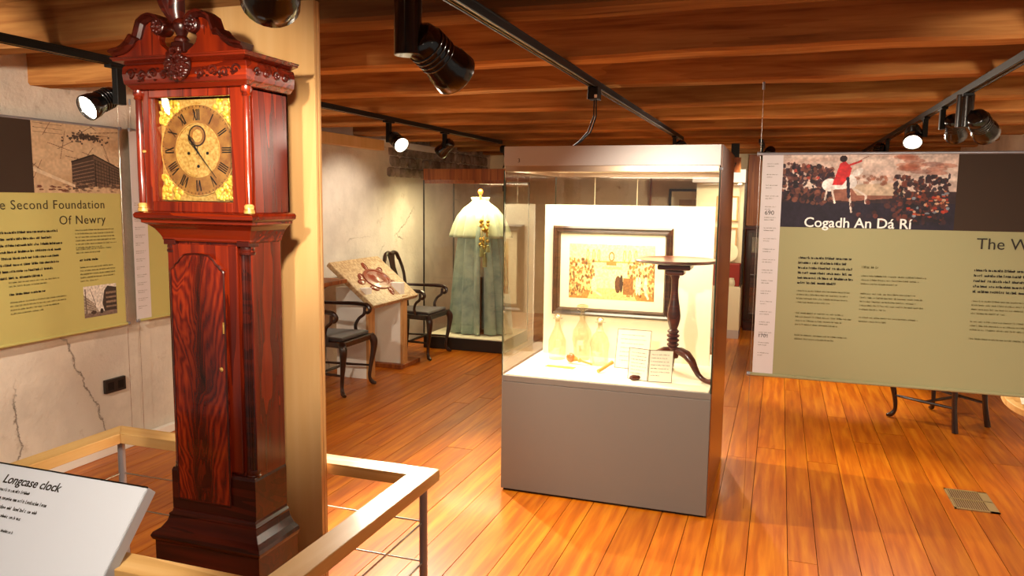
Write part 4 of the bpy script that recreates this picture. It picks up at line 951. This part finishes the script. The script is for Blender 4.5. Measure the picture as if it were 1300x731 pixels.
r = thing('folded_card', 'open folded book-like card standing before the tripod table leg', 'card', (-.62, 4.08, .65))
page(r, Vector((-.725, 4.01, .6515)), Vector((.9, -.25, 0)).normalized(), Vector((.02, .12, 1)).normalized(), .118, .165)
page(r, Vector((-.617, 3.978, .6515)), Vector((.95, .12, 0)).normalized(), Vector((.02, .12, 1)).normalized(), .125, .165)
r = thing('information_card', 'large pale sheet propped behind the folded card in the showcase', 'card', (-.75, 4.3, .65))
page(r, Vector((-.845, 4.25, .6515)), Vector((1, -.05, 0)).normalized(), Vector((.04, .18, 1)).normalized(), .19, .22)

# ------------------------------------------------------------------ costume showcase
ax0, ax1, ay0, ay1 = -3.53, -2.62, 7.36, 8.15
cc = thing('showcase', 'far costume showcase with dark plinth beside the left wall', 'showcase', ((ax0+ax1)/2, 7.75, 0))
MB().box(ax0, ax1, ay0, ay1, 0, .125).build('plinth', 'mahogd' if False else 'oldplinth' if 'oldplinth' in M else 'socket', cc, bevel=.003)
MB().box(ax0+.01, ax1-.01, ay0+.01, ay1-.01, .125, .135).build('deck_board', 'cream', cc)
MB().box(ax0, ax1, ay0, ay1, 1.77, 1.885).build('hood', 'oldbrown', cc, bevel=.003)
MB().box(ax0, ax1, ay0+.004, ay0+.02, 1.735, 1.77).build('hood_lip', 'oldbrown', cc)
for pts in ([(ax0, ay0), (ax1, ay0)], [(ax0, ay0), (ax0, ay1)], [(ax1, ay0), (ax1, ay1)], [(ax0, ay1), (ax1, ay1)]):
    (xa, ya), (xb, yb) = pts; MB().add([(xa, ya, .125), (xb, yb, .125), (xb, yb, 1.772), (xa, ya, 1.772)], [(0, 1, 2, 3)]).build('glass_pane', 'pane', cc)
for x in (ax0+.005, ax1-.005):
    for y in (ay0+.003, ay1-.003): MB().box(x-.007, x+.007, y-.004, y+.004, .125, 1.77).build('corner_edge', 'socket', cc)
MB().box(ax0+.1, ax1-.1, ay0+.2, ay0+.215, 1.762, 1.769).build('lamp_tube', 'tube', cc)
MB().box(ax1-.03, ax1+.004, ay0-.006, ay0+.01, 1.66, 1.72).build('hinge', 'socket', cc)
# costume on a stand
ks = thing('cloak_on_stand', 'long pale blue-green cloak with shoulder cape displayed in the costume showcase', 'costume', (-3.03, 7.72, .135))
kx, ky = -3.03, 7.72
def drape(prof, nf, amp, ph, a0, a1, name, mat, th=.0, ecc=.62):
    n = 110; rg = []
    for z, r_, off in prof:
        ring = []
        for k in range(n+1):
            a = a0+(a1-a0)*k/n; f = 1+amp(z)*(math.sin(a*nf+ph+1.2*z)+.45*math.sin(a*nf*1.9+ph*2+z*2.3))
            ring.append((kx+off+r_*f*math.cos(a), ky+r_*ecc*f*math.sin(a), z))
        rg.append(ring)
    o = MB().rings(rg, cap=False, closed=False).build(name, mat, ks, smooth=True)
    s_ = o.modifiers.new('solid', 'SOLIDIFY'); s_.thickness = .006; return o
pr = [(.15, .33, 0), (.3, .32, 0), (.6, .295, 0), (.9, .27, 0), (1.15, .245, 0), (1.35, .215, 0), (1.45, .17, 0), (1.52, .1, 0)]
def amp1(z): return .12*max(0, min(1, (1.5-z)/.8))+.012
drape(pr, 13, amp1, .4, math.radians(-66), math.radians(284), 'cloak', 'cloak')
pr2 = [(1.17, .30, 0), (1.2, .296, 0), (1.3, .27, 0), (1.4, .235, 0), (1.48, .175, 0), (1.535, .105, 0), (1.56, .085, 0), (1.585, .095, 0), (1.6, .1, 0)]
def amp2(z): return .13*max(0, min(1, (1.56-z)/.3))+.02
drape(pr2, 11, amp2, 1.2, math.radians(-68), math.radians(276), 'shoulder_cape', 'capelet')
MB().lathe((kx, ky, .136), [(0, 0), (.13, 0), (.13, .015), (.02, .025), (.016, 1.1)], 24, cap=False).build('stand', 'oldbrown', ks, smooth=True)
MB().lathe((kx, ky, .95), [(.05, -.2), (.13, 0), (.125, .2), (.15, .4), (.13, .5), (.06, .56), (.045, .62), (0, .625)], 24, cap=False).build('dress_form', 'mount', ks, smooth=True)
MB().lathe((kx, ky, 1.56), [(.04, 0), (.045, .02), (.015, .04), (.012, .06), (.026, .08), (.03, .1), (.022, .12), (0, .128)], 18, cap=False).build('neck_knob', 'knob', ks, smooth=True)
m = MB(); rr = random.Random(4)
for k in range(26): m.ell((kx+.11+rr.uniform(-.045, .045), ky-.17+rr.uniform(-.02, .02), 1.36-k*.012+rr.uniform(-.02, .02)), .02, .016, .02, 8, 5)
m.build('gilt_braid', 'gold', ks, smooth=True)
for dx, zt, L in ((.10, 1.1, .34), (.135, 1.02, .42), (.17, 1.1, .2)):
    p = Vector((kx+dx, ky-.215, zt)); c_ = MB().tube([p+Vector((0, .05, .22)), p+Vector((0, .0, .1)), p], .005, 6).build('cord', 'tassel', ks, smooth=True)
    MB().lathe(p-Vector((0, 0, L*.35)), [(.022, 0), (.02, L*.2), (.012, L*.3), (.015, L*.34), (.006, L*.37)], 12).build('tassel', 'tassel', c_, smooth=True)

# ------------------------------------------------------------------ chairs
def arc(p0, p1, p2, n=8):
    p0, p1, p2 = Vector(p0), Vector(p1), Vector(p2); return [(p0*(1-t)**2+p1*2*t*(1-t)+p2*t*t) for t in [i/n for i in range(n+1)]]
def spline(pts, n=5):
    pts = [Vector(p) for p in pts]; out = []
    for i in range(len(pts)-1):
        a, b, c, d = pts[max(i-1, 0)], pts[i], pts[i+1], pts[min(i+2, len(pts)-1)]
        for k in range(n):
            t = k/n; out.append(.5*((2*b)+(c-a)*t+(2*a-5*b+4*c-d)*t*t+(3*b-a-3*c+d)*t**3))
    out.append(pts[-1]); return out
def rsp(r, n=5):
    out = []
    for i in range(len(r)-1): out += [r[i]+(r[i+1]-r[i])*k/n for k in range(n)]
    return out+[r[-1]]
def make_chair(label):
    t = lthing('armchair', label, 'chair')
    for sy in (-1, 1):
        p = [(.22, sy*.225, .43), (.245, sy*.245, .38), (.24, sy*.24, .28), (.222, sy*.225, .16), (.215, sy*.22, .07), (.232, sy*.235, .025), (.262, sy*.25, .014)]
        MB().tube(spline(p), rsp([.032, .033, .024, .017, .014, .019, .011]), 10).build('leg', 'chair', t, smooth=True, label='cabriole front leg')
        p = [(-.2, sy*.17, .44), (-.2, sy*.17, .3), (-.21, sy*.175, .15), (-.235, sy*.185, .0)]
        MB().tube(spline(p), rsp([.022, .019, .018, .021]), 8).build('leg', 'chair', t, smooth=True, label='raked rear leg')
        p = [(-.2, sy*.17, .44), (-.22, sy*.175, .6), (-.25, sy*.185, .8), (-.285, sy*.17, .93), (-.3, sy*.13, 1.0)]
        MB().tube(spline(p), rsp([.02, .017, .016, .017, .02]), 8).build('back_stile', 'chair', t, smooth=True)
        p = [(-.235, sy*.18, .69), (-.1, sy*.235, .685), (.08, sy*.265, .685), (.17, sy*.265, .675), (.2, sy*.262, .64), (.175, sy*.26, .61), (.145, sy*.258, .625)]
        arm = MB().tube(spline(p), rsp([.014, .015, .018, .019, .016, .014, .012]), 8).build('arm', 'chair', t, smooth=True)
        p = [(.09, sy*.225, .44), (.075, sy*.235, .5), (.1, sy*.25, .56), (.145, sy*.258, .6), (.15, sy*.26, .66)]
        MB().tube(spline(p), rsp([.017, .014, .013, .014, .013]), 8).build('arm_support', 'chair', t, smooth=True)
        MB().tube([(-.215, sy*.178, .17), (.0, sy*.2, .17), (.22, sy*.223, .17)], [.009, .012, .009], 8).build('stretcher', 'chair', t, smooth=True)
    MB().tube([(.0, -.2, .17), (.0, 0, .17), (.0, .2, .17)], [.009, .013, .009], 8).build('stretcher', 'chair', t, smooth=True)
    p = [(-.292, -.15, .96), (-.3, -.12, 1.01), (-.305, -.06, 1.03), (-.305, 0, 1.018), (-.305, .06, 1.03), (-.3, .12, 1.01), (-.292, .15, .96)]
    MB().tube(spline(p), .02, 8).build('top_rail', 'chair', t, smooth=True)
    prf = [(.045, .45), (.05, .5), (.035, .56), (.06, .64), (.075, .72), (.07, .8), (.045, .88), (.05, .95), (.07, 1.015)]
    rg = []
    for w, z in prf:
        x = -.2-(z-.44)*.18; rg.append([(x-.006, -w, z), (x+.006, -w, z), (x+.006, w, z), (x-.006, w, z)])
    MB().rings(rg).build('splat', 'chair', t, smooth=False)
    fr = [(.24, .245), (.24, -.245), (-.21, -.185), (-.21, .185)]
    MB().prism(fr, .395, .445, 'xy').build('seat_frame', 'chair', t, bevel=.008)
    sf = [(.215, .22), (.215, -.22), (-.185, -.165), (-.185, .165)]
    MB().prism(sf, .445, .475, 'xy').build('seat', 'seatfab', t, bevel=.014)
    return t
GC = 'dark cabriole armchairs'
c1 = make_chair('dark armchair partly hidden by the birch panel, in front of the reading board'); c1.location = (-3.45, 5.47, .001)
c2 = copy_tree(c1); c2.location = (-3.42, 7.0, .001); c2['label'] = 'dark armchair standing between the reading board and the costume showcase'
c3 = copy_tree(c1); c3.location = (1.19, 6.26, .001); c3.rotation_euler = (0, 0, math.radians(136)); c3['label'] = 'dark chair whose legs show beneath the right hanging banner'
for c in (c1, c2, c3): c['group'] = GC

# ------------------------------------------------------------------ tilted carved reading boards
def reading_board(name, label, c, lowdir, up_, L, Hh, pill):
    pass
s_ = 1.05
lowx, lowz, upx, upz = -3.1*s_, 1.6-.898*s_, -3.52*s_, 1.6-.553*s_
ya, yb = 5.53*s_, 6.36*s_
lc = thing('reading_stand', 'tilted carved touch board on two pale panel legs near the left wall', 'display stand', ((lowx+upx)/2, (ya+yb)/2, 0))
vv = Vector((upx-lowx, 0, upz-lowz)); Hh = vv.length; vv.normalize(); uu = Vector((0, 1, 0)); nn = uu.cross(vv); nn = nn if nn.z > 0 else -nn
cen = Vector(((lowx+upx)/2, (ya+yb)/2, (lowz+upz)/2))
bd = MB().obox(cen-nn*.02, uu, vv, nn, (yb-ya)/2, Hh/2, .022).build('board', 'carved', lc, bevel=.008)
def oval(cu, cv_, ru, rv, h, name, mat, lean=0):
    m = MB(); rg = []; n = 40
    for sc_, hh in ((1, 0), (.98, h), (.8, h*1.25), (.76, h*.7), (.45, h*.8), (.4, h*1.3), (.02, h*1.4)):
        rg.append([cen+uu*(cu+ru*sc_*math.cos(2*PI*k/n)*math.cos(lean)-rv*sc_*math.sin(2*PI*k/n)*math.sin(lean))+vv*(cv_+ru*sc_*math.cos(2*PI*k/n)*math.sin(lean)+rv*sc_*math.sin(2*PI*k/n)*math.cos(lean))+nn*(.001+hh) for k in range(n)])
    m.rings(rg); m.build(name, mat, bd, smooth=True)
oval(.02, .0, .2, .13, .014, 'carved_oval', 'resin')
for a, b, q in ((-.2, .06, .6), (-.16, -.1, -.4), (.2, .1, .3), (.22, -.08, -.7), (.02, .17, 1.2), (.05, -.165, 1.0), (-.26, .0, 0)): oval(a, b, .055, .03, .01, 'carved_leaf', 'resin', q)
MB().box(-3.66, -3.36, 5.86, 5.96, 0, .80).build('leg_panel', 'white', lc, bevel=.002); MB().box(-3.36, -3.335, 5.855, 5.965, 0, .72).build('leg_edge', 'ply_edge', lc)
MB().box(-3.62, -3.295, 6.38, 6.46, 0.04, .80).build('leg_panel', 'white', lc, bevel=.002); MB().box(-3.295, -3.27, 6.375, 6.465, .04, .68).build('leg_edge', 'ply_edge', lc)
MB().box(-3.64, -3.25, 6.32, 6.7, 0, .04).build('foot', 'oldbrown', lc, bevel=.003)
sh = thing('wall_shelf', 'small brown wooden shelf on the left wall beside the reading board', 'shelf', (-3.7, 5.35, .84))
MB().box(XL+.012, -3.46, 4.75, 5.72, .86, .895).build('shelf_board', 'oldbrown', sh, bevel=.004)
for y in (4.85, 5.6): MB().prism([(XL+.012, .86), (-3.55, .86), (XL+.012, .66)], y, y+.03, 'xz').build('bracket', 'oldbrown', sh)
# right hand tilted board, only its rim shows under the banner
r = thing('reading_stand', 'rounded wood-rimmed paper display just visible under the right end of the banner', 'display stand', (1.53, 5.05, 0))
cc2 = Vector((1.53, 5.05, .5)); m = MB()
vz = Vector((.1, .95, .28)).normalized(); ux = Vector((1, 0, 0)); nz = ux.cross(vz)
m.rings([[cc2+ux*a*math.cos(2*PI*k/40)*.27+vz*a*math.sin(2*PI*k/40)*.26+nz*h for k in range(40)] for a, h in ((.98, -.02), (1, -.018), (1, .018), (.98, .02), (.88, .02), (.87, .008))], cap=True)
m.build('rim', 'rail', r, smooth=False)
m = MB(); rr = random.Random(2)
for k in range(7): m.obox(cc2+ux*rr.uniform(-.13, .1)+vz*rr.uniform(-.12, .12)+nz*(.02+.004*k), ux+vz*rr.uniform(-.4, .4), vz, nz+ux*rr.uniform(-.15, .15), .07, .05, .002)
m.build('paper_pieces', 'paper', r)
MB().tube([(1.60, 5.12, .01), (1.60, 5.12, .49)], .03, 16).build('pole', 'steel', r, smooth=True)
MB().lathe((1.60, 5.12, 0), [(.12, 0), (.12, .012), (.03, .02)], 24).build('base', 'steel', r, smooth=True)

# ------------------------------------------------------------------ floor grille
gr = thing('floor_grille', 'small brass ventilation grille set in the floor at right', 'grille', (1.05, 4.6, 0))
gx0, gx1, gy0, gy1 = .945, 1.155, 4.455, 4.755
fz = .0007
m = MB()
m.box(gx0, gx1, gy0, gy0+.012, fz, fz+.006); m.box(gx0, gx1, gy1-.012, gy1, fz, fz+.006); m.box(gx0, gx0+.01, gy0, gy1, fz, fz+.006); m.box(gx1-.045, gx1, gy0, gy1, fz, fz+.006); m.box(gx0, gx1, (gy0+gy1)/2-.004, (gy0+gy1)/2+.004, fz, fz+.006)
m.build('grille_frame', 'iron_edge', gr)
MB().box(gx0+.005, gx1-.005, gy0+.005, gy1-.005, fz, fz+.0012).build('backing', 'grillback', gr)
for k in range(14):
    x = gx0+.014+k*.0108
    MB().box(x, x+.004, gy0+.012, gy1-.012, fz+.001, fz+.005).build('slat', 'iron_edge', gr)

# ------------------------------------------------------------------ far end of the room
fc = thing('showcase', 'narrow far showcase with white hood and small framed prints', 'showcase', (-.66, 9.3, 0))
bx0, bx1, by0, by1 = -.98, -.39, 9.2, 9.55
MB().box(bx0, bx1, by0, by1, 0, .1).build('plinth', 'greyhood', fc, bevel=.003)
MB().box(bx0, bx1, by0, by1, .1, .6).build('cabinet', 'mount', fc, bevel=.003)
MB().box(bx0+.02, bx1-.02, by1-.02, by1, .6, 1.8).build('back', 'mount', fc)
MB().box(bx0+.02, bx1-.02, by0+.1, by1-.03, .601, .86).build('riser', 'red', fc, bevel=.003)
MB().box(bx0, bx1, by0, by1, 1.8, 1.95).build('hood', 'white', fc, bevel=.003)
MB().add([(bx0, by0, .6), (bx1, by0, .6), (bx1, by0, 1.8), (bx0, by0, 1.8)], [(0, 1, 2, 3)]).build('glass_pane', 'pane', fc)
MB().add([(bx1, by0, .6), (bx1, by1, .6), (bx1, by1, 1.8), (bx1, by0, 1.8)], [(0, 1, 2, 3)]).build('glass_pane', 'pane', fc)
for y in (by0+.004, by1-.004): MB().box(bx1-.006, bx1+.004, y-.004, y+.004, .6, 1.8).build('corner_edge', 'socket', fc)
for i, (z, lb_) in enumerate(((1.5, 'upper small framed picture in the narrow far showcase'), (1.13, 'lower small framed picture in the narrow far showcase'))):
    r = thing('small_picture', lb_, 'picture', (-.6, by1-.03, z)); frame(r, -.72, -.47, z-.15, z+.15, by1-.021, .02, 'birch')
    MB().box(-.70, -.49, by1-.026, by1-.022, z-.13, z+.13).build('mount', 'paper', r); MB().box(-.65, -.54, by1-.029, by1-.026, z-.06, z+.06).build('print', 'knob', r)
r = tag(MB().lathe((-.56, by1-.12, .985), [(0, 0), (.05, .004), (.1, .02), (.115, .028), (.11, .03), (.05, .012), (0, .01)], 32, (.1, -1, .25), cap=False).build('plate', 'mount', smooth=True), 'round cream plate standing on the red riser in the far showcase', 'plate')
tag(MB().lathe((-.5, by0+.05, .601), [(0, 0), (.035, 0), (.045, .03), (.04, .07), (.03, .09), (.034, .1), (0, .1)], 20, cap=False).build('cup', 'mount', smooth=True), 'small cream cup in front of the red riser', 'cup')
# sign and fixture board near it
r = thing('numbered_sign', 'small pale square sign on the beam above the far showcase', 'sign', (-.45, 8.2, 1.95))
MB().box(-.52, -.40, 8.2, 8.21, 1.88, 2.03).build('sign_plate', 'oldbrown', r); text_obj('7', .09, 'number', 'ink', r, (-.485, 8.199, 1.915), (1, 0, 0), (0, 0, 1))
MB().box(-.50, -.42, 8.201, 8.215, 2.03, 2.168).build('hanger', 'black', r)
# brown joinery wall and dark cabinet at the back
r = thing('timber_partition', 'brown timber boarding on the back wall behind the right banner', 'panelling', (.3, 10.1, 0))
x = -.40
while x < 1.8:
    MB().box(x+.002, min(x+.16, 1.83)-.002, 10.06, 10.12+random.uniform(0, .006), .0, 2.16).build('plank', 'oldbrown', r, bevel=.002); x += .16
cb = thing('dark_cabinet', 'dark glazed wooden cabinet against the far timber boarding', 'cabinet', (.1, 9.95, 0))
MB().box(-.38, .7, 9.84, 10.05, .12, 1.25).build('carcass', 'mahogd', cb, bevel=.004)
MB().box(-.40, .72, 9.82, 10.05, 1.25, 1.29).build('top', 'mahogd', cb, bevel=.004); MB().box(-.37, .69, 9.86, 10.05, 0, .12).build('base', 'mahogd', cb)
for a, b in ((-.36, .15), (.17, .68)):
    m = MB(); m.box(a, a+.05, 9.825, 9.839, .15, 1.22); m.box(b-.05, b, 9.825, 9.839, .15, 1.22); m.box(a+.05, b-.05, 9.825, 9.839, .15, .22); m.box(a+.05, b-.05, 9.825, 9.839, 1.16, 1.22); m.box(a+.05, b-.05, 9.825, 9.839, .66, .7)
    d = m.build('door', 'chair', cb, bevel=.002); MB().box(a+.05, b-.05, 9.836, 9.838, .22, 1.16).build('glass', 'pane', d)
# framed pictures on the back wall seen over the central showcase back board
r = thing('wall_picture', 'large pale framed picture on the back wall seen through the showcase top', 'picture', (-.98, YB-.04, 1.35))
frame(r, -1.37, -.72, .95, 1.735, YB-.02, .03, 'framed'); MB().box(-1.34, -.75, YB-.028, YB-.022, .98, 1.705).build('mount', 'mount', r)
MB().box(-1.24, -.85, YB-.031, YB-.028, 1.1, 1.6).build('print', 'bone', r)
struct(MB().box(-1.62, -1.6, YB-.05, YB-.012, 0, 2.17).build('trim_3', 'oldbrown'))
r = tag(MB().box(-.66, -.56, YB-.16, YB-.02, 0, 2.0).build('timber_post', 'knob', bevel=.004), 'orange-brown timber post at the back wall seen through the showcase', 'post')
